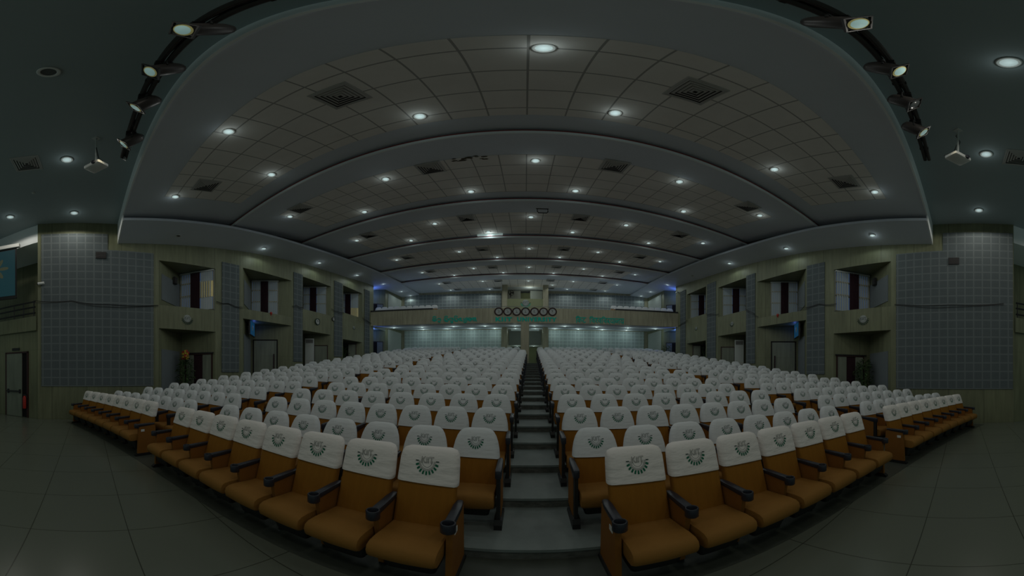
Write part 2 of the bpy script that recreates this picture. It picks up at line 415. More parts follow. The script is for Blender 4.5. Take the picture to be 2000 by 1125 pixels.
w = MB(); w.span(-8.3, 8.15, 1.03, 1.07, panel_z(0, 1.05)-.03, 7.5)
for s in (-1, 1):
    a, b = sxi(s, 1.05), wx(s, 1.05)
    w.loft([[(a, 1.03, 6.73), (a, 1.07, 6.73), (a, 1.07, 7.5), (a, 1.03, 7.5)], [(b, 1.03, 6.50), (b, 1.07, 6.50), (b, 1.07, 7.5), (b, 1.03, 7.5)]])
struct('trim_5', w, M['fascia'])
for s in (-1, 1):
    w = MB(); ys = [1.05, 2.4, 3.6, 4.82, 6.4, 8.34, 10, 11.94, 13.4, 15.37, 16.7, 18.44, 21, 24.2]
    secs = []
    for Y in ys:
        xi, xo, zi, zo = sxi(s, Y), wx(s, Y, .06), itp(ZI, Y), itp(ZO, Y)
        if Y > 16.8: xo = wx(s, Y, 1.1)
        secs.append([(xo, Y, zo), (xi, Y, zi), (xi, Y, zi+.10), (xi-(-s)*.06, Y, zi+.10), (xi-(-s)*.06, Y, zi+.02), (xo, Y, zo+.05)])
    w.loft(secs); struct('ceiling_soffit_screen_side' if s < 0 else 'ceiling_soffit_opposite_side', w, M['plaster'])
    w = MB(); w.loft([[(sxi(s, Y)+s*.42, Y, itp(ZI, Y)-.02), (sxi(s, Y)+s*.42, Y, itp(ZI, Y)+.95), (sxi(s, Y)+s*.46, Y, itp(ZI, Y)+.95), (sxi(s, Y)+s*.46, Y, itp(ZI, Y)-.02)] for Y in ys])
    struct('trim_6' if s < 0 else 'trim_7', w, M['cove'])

# balcony: parapet, slab, ceiling under it
w = MB(); RP = 36.5
def ring(mb, R0, R1, z00, z01, z10, z11, x0, x1, n=30, mi=0):
    secs = []
    for i in range(n+1):
        x = x0 + (x1-x0)*i/n; a = math.asin(x/R0)
        P = lambda R, z: (R*math.sin(a), CY+R*math.cos(a), z)
        secs.append([P(R0, z00), P(R1, z10), P(R1, z11), P(R0, z01)])
    mb.loft(secs, mi)
ring(w, RP, RP+.16, 4.99, 6.0, 4.99, 6.0, -10.42, 10.22)
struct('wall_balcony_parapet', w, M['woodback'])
w = MB(); ring(w, RP+.16, 42.0, 4.99, 5.2, 5.46, 5.56, -11.0, 10.8); struct('ceiling_under_balcony', w, M['plaster'])
for (x0, x1, nm) in ((-10.35, -6.1, 'trim_8'), (5.9, 10.15, 'trim_9')):
    w = MB(); ring(w, RP-.02, RP+.2, 6.0, 6.1, 6.0, 6.1, x0, x1, 12); struct(nm, w, M['blackm'])
# columns
n_ = 0
for x0, x1, z0, z1, Y, lab in ((-1.82, -1.42, 5.3, 9.2, 21.55, 'square wood-clad column on the balcony beside the wall fan'), (1.34, 1.74, 5.3, 9.2, 21.55, 'square wood-clad column on the balcony beside the white control room panel'),
                               (-1.82, -1.42, 2.0, 5.5, 21.55, 'wood-clad column under the balcony, screen side of the corridor'), (1.34, 1.74, 2.0, 5.5, 21.55, 'wood-clad column under the balcony, corridor side away from the screen'),
                               (-.30, .23, 2.2, 5.0, 18.12, 'square column carrying the balcony edge at the head of the aisle')):
    c = MB(); c.span(x0, x1, Y-.18, Y+.36, z0, z1); n_ += 1
    tag(c.build('column', M['woodback']), lab, 'column', 'wood-clad columns', 'structure')

# acoustic cladding on walls
def panel_on_wall(s, y0, y1, z0, z1, label, th=.03):
    p = MB(); sx = -s*th
    p.loft([[(wx(s, y0), y0, z0), (wx(s, y0)+sx, y0, z0), (wx(s, y0)+sx, y0, z1), (wx(s, y0), y0, z1)],
            [(wx(s, y1), y1, z0), (wx(s, y1)+sx, y1, z0), (wx(s, y1)+sx, y1, z1), (wx(s, y1), y1, z1)]])
    return p
SIDE = {-1: 'screen side', 1: 'side opposite the screen'}
STR = [(5.13, 5.95, 1.67, 6.32), (9.1, 9.72, 2.2, 6.78), (12.35, 13.15, 2.6, 7.16), (15.75, 16.4, 3.0, 7.5)]
STRR = [(5.25, 6.1, 1.67, 6.38), (9.1, 9.72, 2.2, 6.78), (12.25, 13.1, 2.6, 7.16), (15.6, 16.3, 3.0, 7.5)]
ORD = ['zeroth', 'first', 'second', 'third', 'fourth', 'fifth', 'sixth', 'seventh', 'eighth', 'ninth', 'tenth', 'eleventh', 'twelfth']
for s in (-1, 1):
    p = panel_on_wall(s, -1.62 if s < 0 else -1.72, 2.33, 1.17, 6.21, '')
    q = panel_on_wall(s, -1.62 if s < 0 else -1.72, .68, 6.21, 6.9 if s < 0 else 6.98, '')
    p.add(q.v, q.f)
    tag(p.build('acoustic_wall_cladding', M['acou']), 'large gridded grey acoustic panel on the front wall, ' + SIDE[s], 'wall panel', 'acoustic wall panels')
    for i, (y0, y1, z0, z1) in enumerate(STR if s < 0 else STRR):
        tag(panel_on_wall(s, y0, y1, z0, z1, '').build('acoustic_wall_cladding', M['acou']), 'narrow grey acoustic strip on the %s pier from the stage, %s' % (ORD[i+1], SIDE[s]), 'wall panel', 'acoustic wall panels')
    # plain grey boards on the return walls of the niches
    for i, (p1, p2, zt, zs, zl) in enumerate(BAYS):
        if i > 1: continue
        for zz0, zz1, nm in ((.9 + .5*i, zl-.75+.1*i, 'lower'), (zs+.25, zt-.5, 'upper')):
            a = Vector((wx(s, p1+.14, .14), p1+.14)); b = Vector((wx(s, p1+1.2, 1.2), p1+1.2)); nrm = Vector((-s*.7, .7))*.025
            g = MB(); g.prism_z([tuple(a), tuple(b), tuple(b+nrm), tuple(a+nrm)], zz0, zz1)
            tag(g.build('acoustic_board', M['acou_plain']), 'plain grey board on the splayed return of the %s %s niche, %s' % (ORD[i+1], nm, SIDE[s]), 'wall panel', 'niche return boards')
for x0, x1, z0, z1, lab in ((-10.3, -2.05, 5.6, 8.62, 'dark gridded panelling on the balcony back wall, screen side'), (1.95, 10.1, 5.6, 8.62, 'dark gridded panelling on the balcony back wall, away from the screen'),
                            (-10.3, -2.05, 2.3, 5.38, 'brightly lit gridded panelling under the balcony, screen side'), (1.95, 10.1, 2.3, 5.38, 'brightly lit gridded panelling under the balcony, away from the screen')):
    p = MB(); secs = []
    for i in range(13):
        x = x0+(x1-x0)*i/12; a = math.asin(x/RB); P = lambda R, z: (R*math.sin(a), CY+R*math.cos(a), z)
        secs.append([P(RB, z0), P(RB-.04, z0), P(RB-.04, z1), P(RB, z1)])
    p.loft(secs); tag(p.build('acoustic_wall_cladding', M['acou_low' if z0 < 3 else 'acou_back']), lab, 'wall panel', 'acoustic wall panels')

for s in (-1, 1):
    for z0, z1, nm in ((5.6, 8.15, 'on the balcony'), (2.7, 5.15, 'under the balcony')):
        tag(panel_on_wall(s, 19.35, 21.95, z0, z1, '').build('pale_wall_cladding', M['pale']), 'plain pale cladding on the rear side wall %s, %s' % (nm, SIDE[s]), 'wall panel', 'pale side wall claddings')
# ------------------------------------------------------------------ windows, blinds, doors in the niches
WF = [1.0, .70, .88, .88]
def niche_frame(s, i):
    p1, p2, zt, zs, zl = BAYS[i]; yb = p1 + DEP
    B = Vector((wx(s, yb, DEP), yb, 0)); P2 = Vector((wx(s, p2), p2, 0)); return B, P2
dn = 0
for s in (-1, 1):
    for i, (p1, p2, zt, zs, zl) in enumerate(BAYS):
        B, P2 = niche_frame(s, i); d = (P2-B); ln = d.length; d.normalize(); nrm = Vector((d.y, -d.x, 0))
        if nrm.dot(Vector((0, -1, 0))) < 0: nrm = -nrm
        def at(u, o, z): return tuple(B + d*u + nrm*o + Vector((0, 0, z)))
        def slab(mb, u0, u1, o0, o1, z0, z1, mi=0):
            mb.loft([[at(u0, o0, z0), at(u0, o1, z0), at(u0, o1, z1), at(u0, o0, z1)], [at(u1, o0, z0), at(u1, o1, z0), at(u1, o1, z1), at(u1, o0, z1)]], mi)
        L1 = ln*WF[i] - .05; z0, z1 = zs+.03, zt-.04
        num = i+1 if s < 0 else i+5
        g = MB(); slab(g, 0.03, L1, .004, .012, z0, z1); wn = struct('window_%d' % num, g, M['day'])
        fr = MB()
        for u in (0.03, L1*.33, L1*.66, L1-.04): slab(fr, u, u+.04, .012, .045, z0, z1)
        for q in (0, .36, .70, .97): slab(fr, .03, L1, .012, .045, z0+(z1-z0)*q, z0+(z1-z0)*q+.04)
        fr.build('window_frame', M['tan'], wn)
        bl = empty('vertical_blind', at(L1/2, .08, z0), 0, 'white vertical slat blind in the %s window from the stage, %s' % (ORD[i+1], SIDE[s]), 'blind', 'vertical window blinds')
        lo = Vector(bl.location)
        c0, c1 = L1*.36, L1*.63
        if i > 1: c0, c1 = L1*.30, L1*.58
        sl = MB(); n = int(L1/.105)
        lit = (s < 0 and i in (0, 3))
        for q in range(n):
            u = .09 + (L1-.13)*q/n; wdt = (L1-.13)/n
            if c0-.05 < u < c1-.06: continue
            zz = z0+.02
            if lit and u > c1-.06:  # slats opened up here so the added sun glow shows
                za, zb = (z0+(z1-z0)*.32, z0+(z1-z0)*.72) if i == 0 else (z0, z0+(z1-z0)*.40)
                if i == 0: slab(sl, u, u+wdt*.93, .072, .078, z0+.02, za)
                slab(sl, u, u+wdt*.93, .072, .078, zb, z1-.05); slab(sl, u, u+.02, .072, .16, za, zb); continue
            za, zb, u2 = zz, z1-.05, u+wdt*.95
            sl.loft([[at(u, .066, za), at(u, .070, za), at(u, .070, zb), at(u, .066, zb)], [at(u2, .098, za), at(u2, .102, za), at(u2, .102, zb), at(u2, .098, zb)]])
        me = sl.mesh('slats', M['blind']); me.transform(Matrix.Translation(-lo)); link('slats', me, bl)
        hr = MB(); slab(hr, .05, L1, .05, .11, z1-.06, z1)
        me = hr.mesh('head_rail', M['offwhite']); me.transform(Matrix.Translation(-lo)); link('head_rail', me, bl)
        for q, ua, ub in ((.38, .09, c0), (.38, c1, L1), (.70, .09, c0), (.70, c1, L1)):
            if lit and ua == c1: continue
            ch = MB(); slab(ch, ua, ub, .088, .094, z0+(z1-z0)*q, z0+(z1-z0)*q+.05)
            me = ch.mesh('spacer_band', M['tan']); me.transform(Matrix.Translation(-lo)); link('spacer_band', me, bl)
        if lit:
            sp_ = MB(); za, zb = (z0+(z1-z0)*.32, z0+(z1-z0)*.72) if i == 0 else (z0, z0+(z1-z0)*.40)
            slab(sp_, c1-.08, L1-.04, .013, .06, za, zb); sp_.build('sun_glow_patch', M['daywarm'], wn)
        cu = MB(); secs = []
        for q in range(25):
            u = c0 + (c1-c0)*q/24; o = .11 + .022*math.sin(q*1.6)
            secs.append([at(u, o, z0+.02), at(u, o, z1-.04), at(u, o+.008, z1-.04), at(u, o+.008, z0+.02)])
        cu.loft(secs)
        tag(cu.build('curtain', M['maroon'], None, 50), 'dark maroon curtain in the middle of the %s window, %s' % (ORD[i+1], SIDE[s]), 'curtain', 'maroon window curtains')
        # doors below
        fz = [0.0, 1.15, 1.55, 1.95][i]; dt = [2.42, 3.25, 3.22, 3.60][i]
        u0, u1 = [(.18, .93), (.06, .66), (.40, .90), (.0, .75)][i]; u0 *= ln; u1 *= ln
        dn += 1
        g = MB()
        slab(g, u0, u0+.05, 0, .06, fz, dt); slab(g, u1-.05, u1, 0, .06, fz, dt); slab(g, u0, u1, 0, .06, dt-.05, dt)
        dr = struct('door_%d' % dn, g, M['dark'] if i == 1 else M['clockr'])
        a, b = u0+.05, u1-.05
        if i in (0, 3):
            m0, m1 = (a+(b-a)*.30, a+(b-a)*.66) if i == 0 else (a, a+(b-a)*.55)
            g = MB(); slab(g, m0, m1, .004, .012, fz, dt-.05); g.build('doorway', M['maroon'] if i == 0 else M['dark'], dr)
            if i == 0:
                g = MB(); slab(g, a, m0, .004, .04, fz, dt-.05); g.build('door_leaf', M['door'], dr)
            g = MB(); slab(g, m1, b, .004, .04, fz, dt-.05); g.build('door_leaf', M['door'], dr)
            g = MB(); slab(g, u0-.1, u1+.05, .03, .09, dt+.0, dt+.04); g.build('curtain_rail', M['blackm'], dr)
        else:
            g = MB(); slab(g, a, b, .004, .045, fz, dt-.05); lf = g.build('door_leaf', M['door'], dr)
            if i == 1:
                g = MB(); hu = b-.16; slab(g, hu, hu+.05, .05, .10, fz+.55, fz+1.4); g.build('pull_handle', M['maroon'], lf)
    # niche five: dark doorways beyond the last pier, above and below
    for z0, z1 in ((2.4, 4.1), (5.5, 7.1)):
        B = Vector((wx(s, 17.95, .95), 17.95, 0)); P2 = Vector((wx(s, 18.9), 18.9, 0)); d = (P2-B).normalized(); nrm = Vector((d.y, -d.x, 0))
        if nrm.y > 0: nrm = -nrm
        def at(u, o, z): return tuple(B + d*u + nrm*o + Vector((0, 0, z)))
        def slab(mb, u0, u1, o0, o1, za, zb, mi=0):
            mb.loft([[at(u0, o0, za), at(u0, o1, za), at(u0, o1, zb), at(u0, o0, zb)], [at(u1, o0, za), at(u1, o1, za), at(u1, o1, zb), at(u1, o0, zb)]], mi)
        dn += 1; g = MB(); slab(g, .05, 1.15, 0, .03, z1-.06, z1); slab(g, 1.10, 1.15, 0, .03, z0, z1)
        dr = struct('door_%d' % dn, g, M['blackm'])
        g = MB(); slab(g, .05, .66, .004, .012, z0, z1-.06); g.build('doorway', M['dark'], dr)
        g = MB(); slab(g, .66, 1.10, .004, .03, z0, z1-.06); g.build('door_leaf', M['acou_plain'], dr)

# door in the gallery wall beside the stage (screen side)
a, b = Vector(Pl(1, 0)), Vector(Pl(2, 0)); d = (b-a).normalized(); nrm = Vector((-d.y, d.x, 0))
if nrm.x < 0: nrm = -nrm
def at(u, o, z): return tuple(a + d*u + nrm*o + Vector((0, 0, z)))
def slab(mb, u0, u1, o0, o1, za, zb, mi=0):
    mb.loft([[at(u0, o0, za), at(u0, o1, za), at(u0, o1, zb), at(u0, o0, zb)], [at(u1, o0, za), at(u1, o1, za), at(u1, o1, zb), at(u1, o0, zb)]], mi)
dn += 1; g = MB(); slab(g, -.08, -.02, 0, .05, 0, 2.42); slab(g, 1.0, 1.06, 0, .05, 0, 2.42); slab(g, -.08, 1.06, 0, .05, 2.36, 2.42)
dr = struct('door_%d' % dn, g, M['clockr'])
g = MB(); slab(g, .22, 1.0, .004, .04, .01, 2.36); lf = g.build('door_leaf', M['door'], dr)
g = MB(); slab(g, -.02, .22, .002, .01, .01, 2.36); g.build('doorway', M['dark'], dr)
g = MB(); slab(g, .26, .95, .06, .10, .93, .98); slab(g, .27, .34, .04, .08, .88, 1.03); slab(g, .86, .93, .04, .08, .88, 1.03); g.build('push_bar', M['blackm'], lf)
g = MB(); slab(g, .35, .72, .0, .03, 2.48, 2.57); tag(g.build('door_sign', M['blackm']), 'small dark sign plate above the stage side door', 'sign')
fe = empty('fire_extinguisher', at(.02, .12, .35), 0, 'red fire extinguisher hanging by the stage side door', 'extinguisher')
g = MB(); g.lathe([(.02, 0), (.06, .0), (.065, .03), (.065, .38), (.04, .44), (.02, .46)], n=14); g.build('cylinder_body', M['redp'], fe, 40)
g = MB(); g.box((0, 0, .49), (.03, .09, .05)); g.tube([(0, .04, .48), (.02, .1, .4), (.02, .1, .15)], .012); g.build('valve_and_hose', M['blackm'], fe)

# projection screen in the gallery opening
ps = empty('projection_screen', (-9.75, -2.55, 4.45), 0, 'wide lit projection screen with a pale flower, hung above the gallery railing', 'screen')
e0, e1 = Vector((-.02, .0, 0)), Vector((-.42, -2.9, 0)); dd = (e1-e0).normalized(); nn = Vector((dd.y*-1, dd.x, 0))
if nn.x < 0: nn = -nn
def sl(mb, u0, u1, o0, o1, z0, z1):
    q = lambda u, o, z: tuple(e0+dd*u+nn*o+Vector((0, 0, z)))
    mb.loft([[q(u0, o0, z0), q(u0, o1, z0), q(u0, o1, z1), q(u0, o0, z1)], [q(u1, o0, z0), q(u1, o1, z0), q(u1, o1, z1), q(u1, o0, z1)]])
q = lambda u, o, z: tuple(e0+dd*u+nn*o+Vector((0, 0, z)))
me = MB().quad(q(2.86, .02, .08), q(.06, .02, .08), q(.06, .02, 1.98), q(2.86, .02, 1.98)).mesh('picture', M['screen']); uv_quad(me); link('picture', me, ps)
g = MB(); sl(g, 0, 2.92, 0, .015, 0, 2.06); g.build('screen_cloth', M['blackm'], ps)
g = MB(); sl(g, -.12, 3.05, -.06, .09, 2.06, 2.2); g.build('roller_case', M['white'], ps)
g = MB(); sl(g, 0, 2.92, -.02, .04, -.05, 0); g.build('bottom_bar', M['blackm'], ps)

# ------------------------------------------------------------------ emblem (letters over a half gear)
def font_mesh(text, size, outline=0.0, bold=0.0, extrude=0.0, spacing=1.0, res=2):
    c = bpy.data.curves.new('lettering', 'FONT'); c.body = text; c.size = size; c.align_x = 'CENTER'; c.resolution_u = res
    c.space_character = spacing
    if outline: c.fill_mode = 'NONE'; c.bevel_depth = outline; c.bevel_resolution = 0
    else: c.offset = bold; c.extrude = extrude
    o = bpy.data.objects.new('lettering', c); COL.objects.link(o)
    bpy.context.view_layer.update()
    me = bpy.data.meshes.new_from_object(o.evaluated_get(bpy.context.evaluated_depsgraph_get()))
    bpy.data.objects.remove(o); bpy.data.curves.remove(c)
    vs = [tuple(v.co) for v in me.vertices]; fs = [tuple(p.vertices) for p in me.polygons]
    bpy.data.meshes.remove(me); return vs, fs
KT = font_mesh('KiiT', .058, outline=.0009, spacing=1.0, res=1)
def emblem2d(detail=True):
    """flat (u,v) geometry, gear radius .088 about the origin; material 0 green, 1 dark"""
    e = MB()
    def arc(r0, r1, n, mi):
        for i in range(n):
            a, b = PI + PI*i/n, PI + PI*(i+1)/n
            e.quad((r0*math.cos(a), r0*math.sin(a), 0), (r1*math.cos(a), r1*math.sin(a), 0), (r1*math.cos(b), r1*math.sin(b), 0), (r0*math.cos(b), r0*math.sin(b), 0), mi)
    n = 16 if detail else 6
    if detail: arc(.060, .0625, n, 1); arc(.052, .054, n, 1); arc(.038, .040, n, 1)
    else: arc(.052, .057, n, 1)
    k = 11
    for i in range(k):
        a = PI + PI*i/(k-1); hw = .0066 if 0 < i < k-1 else .003; r0, r1 = .066, .090
        ca, sa = math.cos(a), math.sin(a); px, py = -sa*hw, ca*hw
        e.quad((r0*ca+px, r0*sa+py, 0), (r0*ca-px, r0*sa-py, 0), (r1*ca-px, r1*sa-py, 0), (r1*ca+px, r1*sa+py, 0), 0 if 0 < i < k-1 else 1)
    if detail:
        e.add([(x, y-.012, z) for x, y, z in KT[0]], KT[1], 1)
    else:
        e.quad((-.042, .012, 0), (.042, .012, 0), (.042, .016, 0), (-.042, .016, 0), 1); e.quad((-.03, .012, 0), (-.026, .012, 0), (-.026, .04, 0), (-.03, .04, 0), 1); e.quad((.02, .012, 0), (.024, .012, 0), (.024, .04, 0), (.02, .04, 0), 1)
    return e

# ------------------------------------------------------------------ auditorium seats
def yf(z): return .25 + (z-.44)*.30                       # front face of the backrest
def lev(z, w, d, r, dy=0.0, n=3, wav=0.0):
    c = yf(z) + .05 + dy
    return [(x, c+y, z + wav*math.sin(x*21+y*9)) for x, y in rrect(w, d, r, n)]
def back_mb(front):
    b = MB(); top = 1.0 if front else .90
    w0, w1 = (.232, .232) if front else (.222, .19)
    if front: b.loft([lev(.34, w0-.01, .04, .03), lev(.37, w0, .05, .035), lev(.66, w0, .05, .035), lev(top-.03, w1, .045, .035), lev(top, w1-.04, .03, .03)])
    else: b.loft([lev(.34, .220, .04, .03), lev(.37, .230, .05, .035), lev(.62, .232, .05, .035), lev(.68, .222, .046, .035), lev(.76, .198, .044, .035), lev(.82, .18, .042, .035), lev(.87, .155, .036, .03), lev(.89, .12, .025, .02)])
    return b
def cover_mb(front, n=3):
    b = MB()
    if front: S = [(.775, .243, .062, .05), (.79, .245, .064, .055), (.90, .243, .062, .055), (.97, .240, .060, .05), (1.01, .233, .055, .05), (1.035, .218, .045, .042), (1.05, .18, .03, .028), (1.053, .12, .012, .012)]
    else: S = [(.655, .246, .062, .05), (.67, .248, .062, .055), (.74, .241, .062, .055), (.81, .227, .060, .055), (.87, .206, .056, .05), (.91, .182, .048, .045), (.938, .148, .034, .032), (.95, .095, .016, .015)]
    b.loft([lev(z, w, d, r, 0, n, .008 if i < 2 else 0) for i, (z, w, d, r) in enumerate(S)]); return b
def seat_mb(front=True):
    P = [(.29, .325), (-.05, .300), (-.115, .305), (-.150, .335), (-.160, .385), (-.148, .432), (-.11, .456), (-.03, .463), (.10, .455), (.29, .445)]
    if not front: P = [(y if y > 0 else y*.62, z-.055) for y, z in P]
    cy, cz = .07, .385 if front else .33
    s = MB(); s.loft([[(x, cy+(y-cy)*k, cz+(z-cz)*k2) for y, z in P] for x, k, k2 in ((-.226, .90, .6), (-.222, .96, .86), (-.20, 1, .97), (0, 1.0, 1.04), (.20, 1, .97), (.222, .96, .86), (.226, .90, .6))]); return s
def emb_mb(front, detail=True):
    e = emblem2d(detail); zc = .957 if front else .843; sc_ = .98 if front else .88
    dd = .066 if front else .064
    e.v = [(u*sc_*1.06, yf(zc+v*sc_*1.22)+.05-dd-.0015 - n*.5, zc+v*sc_*1.22) for u, v, n in e.v]; return e
def arm_mb(sx, front):
    a = MB(); x = sx*.26
    if front:
        S = [(.04, .030, .60, .645), (.055, .033, .598, .65), (.28, .034, .612, .655), (.37, .026, .62, .652), (.39, .012, .63, .645)]
    else:
        S = [(-.035, .016, .585, .62), (-.03, .027, .555, .635), (.0, .03, .55, .645), (.30, .027, .60, .65), (.375, .018, .62, .645)]
    a.loft([[(x+px, y, (z0+z1)/2+pz) for px, pz in rrect(w, (z1-z0)/2, .012, 2)] for y, w, z0, z1 in S]); return a
def cup_mb(sx):
    c = MB(); c.lathe([(.046, .575), (.050, .58), (.050, .645), (.047, .65), (.040, .65), (.037, .645), (.036, .585), (.0, .585)], (sx*.26, 0, 0), 18, caps=False); return c
def panel_mb(sx, front, aisle=False):
    p = MB(); x = sx*.26
    P = [(.015 if aisle else .13, .05), (.035, .60), (.34, .615), (.40, .60), (.43, .05)] if front else [(.05, .10), (.05, .57), (.33, .60), (.40, .58), (.40, .10)]
    p.prism_x(P, x-.021, x+.021); return p
def leg_mb(sx, front, aisle=False):
    l = MB(); x = sx*.26
    if front:
        y0 = -.03 if aisle else .16
        l.prism_x([(y0, 0), (y0-.005, .03), (y0+.04, .06), (.42, .06), (.46, .03), (.46, 0)], x-.032, x+.032)
    else:
        l.prism_x([(-.015, .04), (-.02, .56), (.045, .56), (.05, .04)], x-.017, x+.017)
        l.prism_x([(-.05, 0), (-.055, .06), (-.03, .11), (.07, .11), (.36, .05), (.40, 0)], x-.036, x+.036)
    return l
def pan_mb():
    p = MB(); p.loft([[(x, y, z) for x, y in rrect(w, d, .03)] and [(x, y+.12, z) for x, y in rrect(w, d, .03)] for z, w, d in ((.13, .17, .10), (.22, .19, .13), (.30, .195, .15))]); return p
ME = {}
for fr in (True, False):
    k = 'F' if fr else 'R'
    ME['back'+k] = back_mb(fr).mesh('backrest', M['brown'], 40)
    ME['cover'+k] = cover_mb(fr).mesh('headrest_cover', M['cloth'] if fr else M['cloth2'], 50)
    ME['emb'+k] = emb_mb(fr).mesh('emblem', [M['green'], M['dgreen']])
    for sx in (-1, 1):
        t = k + ('+' if sx > 0 else '-')
        ME['arm'+t] = arm_mb(sx, fr).mesh('armrest', M['black'], 40)
        ME['panel'+t] = panel_mb(sx, fr).mesh('side_panel', M['brown3']); ME['epan'+t] = panel_mb(sx, fr, True).mesh('side_panel', M['brown3'])
        ME['leg'+t] = leg_mb(sx, fr).mesh('leg', M['blackm']); ME['end'+t] = leg_mb(sx, fr, True).mesh('leg', M['blackm'])
        ME['cup'+t] = cup_mb(sx).mesh('cup_holder', M['black'], 40)
ME['embS'] = emb_mb(False, False).mesh('emblem', [M['green'], M['dgreen']])
ME['seatF'] = seat_mb().mesh('seat', M['brown2'], 45); ME['seatR'] = seat_mb(False).mesh('seat', M['brown2'], 45)
ME['pan'] = pan_mb().mesh('seat_pan', M['blackm'])
def make_seat(front, own, end, simple=False, first=False):
    """own = side (+1/-1) of the armrest this seat carries; end = it also closes the block on the other side"""
    k = 'F' if front else 'R'
    r = empty('auditorium_seat', (0, 0, 0))
    link('seat', ME['seat'+k], r); link('backrest', ME['back'+k], r)
    c = link('headrest_cover', ME['cover'+k], r); link('emblem', ME['embS' if simple else 'emb'+k], c)
    if not simple: link('seat_pan', ME['pan'], r)
    for sx in ([own, -own] if end else [own]):
        t = k + ('+' if sx > 0 else '-')
        a = link('armrest', ME['arm'+t], r)
        if front: link('cup_holder', ME['cup'+t], a)
        link('leg', ME[('end' if (first and sx == own) or sx != own else 'leg')+t], r)
        if not simple: link('side_panel', ME[('epan' if (first and sx == own) or sx != own else 'panel')+t], r)
    return r
PROTO = {}
def copy_tree(o, parent=None):
    c = o.copy(); COL.objects.link(c); c.parent = parent
    for ch in o.children: copy_tree(ch, c)
    return c
def seat_copy(front, own, end, simple, first):
    key = (front, own, end, simple, first)
    if key not in PROTO:
        PROTO[key] = make_seat(*key); return PROTO[key]
    return copy_tree(PROTO[key])
PITCH = .515
SPOTS = []      # row, side, block, index, theta, last
for k in range(1, NROW+1):
    R = rowR(k); Y = R + CY
    ac = axc(Y); dz = 0
    if k == 1: eL, eR, nl, nr, sL, sR = -.458, .577, 8, 7, -5.25, 4.90
    else:
        hw = .335; eL, eR, nl, nr = ac-hw, ac+hw, 8, 8; pk = PITCH if k % 2 else .543; sL, sR = min(eL-8*pk-.66, -4.95), max(eR+8*pk+.66, 4.95)
    for s, e, n, st in ((-1, eL, nl, sL), (1, eR, nr, sR)):
        for blk, x0, cnt in ((1, e, n), (2, st, 8)):
            a0 = math.asin(x0/R); pt = (PITCH if k % 2 else .543) if blk == 1 else (.505 if k % 2 else .485)
            if k == 1 and blk == 2: pt = .495
            for j in range(cnt):
                SPOTS.append((k, s, blk, j+1, a0 + s*(j+.5)*pt/R, j == cnt-1))
NIND = 9
for k, s, blk, j, th, last in SPOTS:
    if k > NIND: continue
    o = seat_copy(k == 1, -s, last, k > 3, j == 1)
    R = rowR(k); o.location = (R*math.sin(th), CY+R*math.cos(th), rowz(k)); o.rotation_euler = (0, 0, -th)
    side = 'on the screen side' if s < 0 else 'opposite the screen'
    kind_, aisle = ('inner', 'centre aisle') if blk == 1 else ('outer', 'side aisle')
    tag(o, 'white-covered %s seat in the %s row, %s from the %s, %s' % (kind_, ORD[k], ORD[j], aisle, side), 'seat', 'auditorium seats with white headrest covers')
# the seats beyond the three hundred largest
st = MB(); far = {}
srcs = [(ME['seatR'], 1), (ME['backR'], 1), (cover_mb(False, 2).mesh('cover_far', M['cloth2'], 50), 0), (ME['embS'], 2)]
for k, s, blk, j, th, last in SPOTS:
    if k <= NIND: continue
    R = rowR(k); Y = CY + R*math.cos(th); x = R*math.sin(th)
    if Y > 22.4: continue
    if k >= NSTEP and abs(x-axc(Y)) < .4: continue
    if (abs(x) < 2.05 and Y > 20.6) or (-.6 < x < .5 and 17.3 < Y < 18.9): continue
    ca, sa = math.cos(-th), math.sin(-th)
    ss = list(srcs) + [(ME['armR+' if s < 0 else 'armR-'], 3), (ME['legR+' if s < 0 else 'legR-'], 3)]
    for me, mi in ss:
        st.add([(x+v.co.x*ca-v.co.y*sa, Y+v.co.x*sa+v.co.y*ca, rowz(k)+v.co.z) for v in me.vertices], [tuple(p.vertices) for p in me.polygons], mi)
o = st.build('distant_auditorium_seats', [M['cloth2'], M['brown'], M['dgreen'], M['black']], None, 45)
tag(o, 'packed rear rows of white-covered seats reaching back under the balcony', 'seats', None, 'stuff')
# balcony seats seen over the parapet
bs = 0
def balcony_seat(px, R, z, lab):
    th = math.asin(px/R); r = empty('balcony_seat', (R*math.sin(th), CY+R*math.cos(th), z), -th, lab, 'seat', 'balcony seats above the parapet')
    link('backrest', ME['backR'], r); link('headrest_cover', ME['coverR'], r); link('seat', ME['seatR'], r)
for i in range(10):
    balcony_seat(-6.25-i*.44, RP+.62, 5.63, 'white-covered balcony seat behind the black rail, screen side, %s from the wall' % ORD[10-i])
    balcony_seat(6.05+i*.44, RP+.62, 5.63, 'white-covered balcony seat behind the black rail, opposite side, %s from the wall' % ORD[10-i])
    balcony_seat(-1.75-i*.44, RP+.9, 5.36, 'white-covered balcony seat behind the clocks and lettering, screen side, %s from the clocks' % ORD[i+1])
    balcony_seat(1.75+i*.44, RP+.9, 5.36, 'white-covered balcony seat behind the clocks and lettering, opposite side, %s from the clocks' % ORD[i+1])

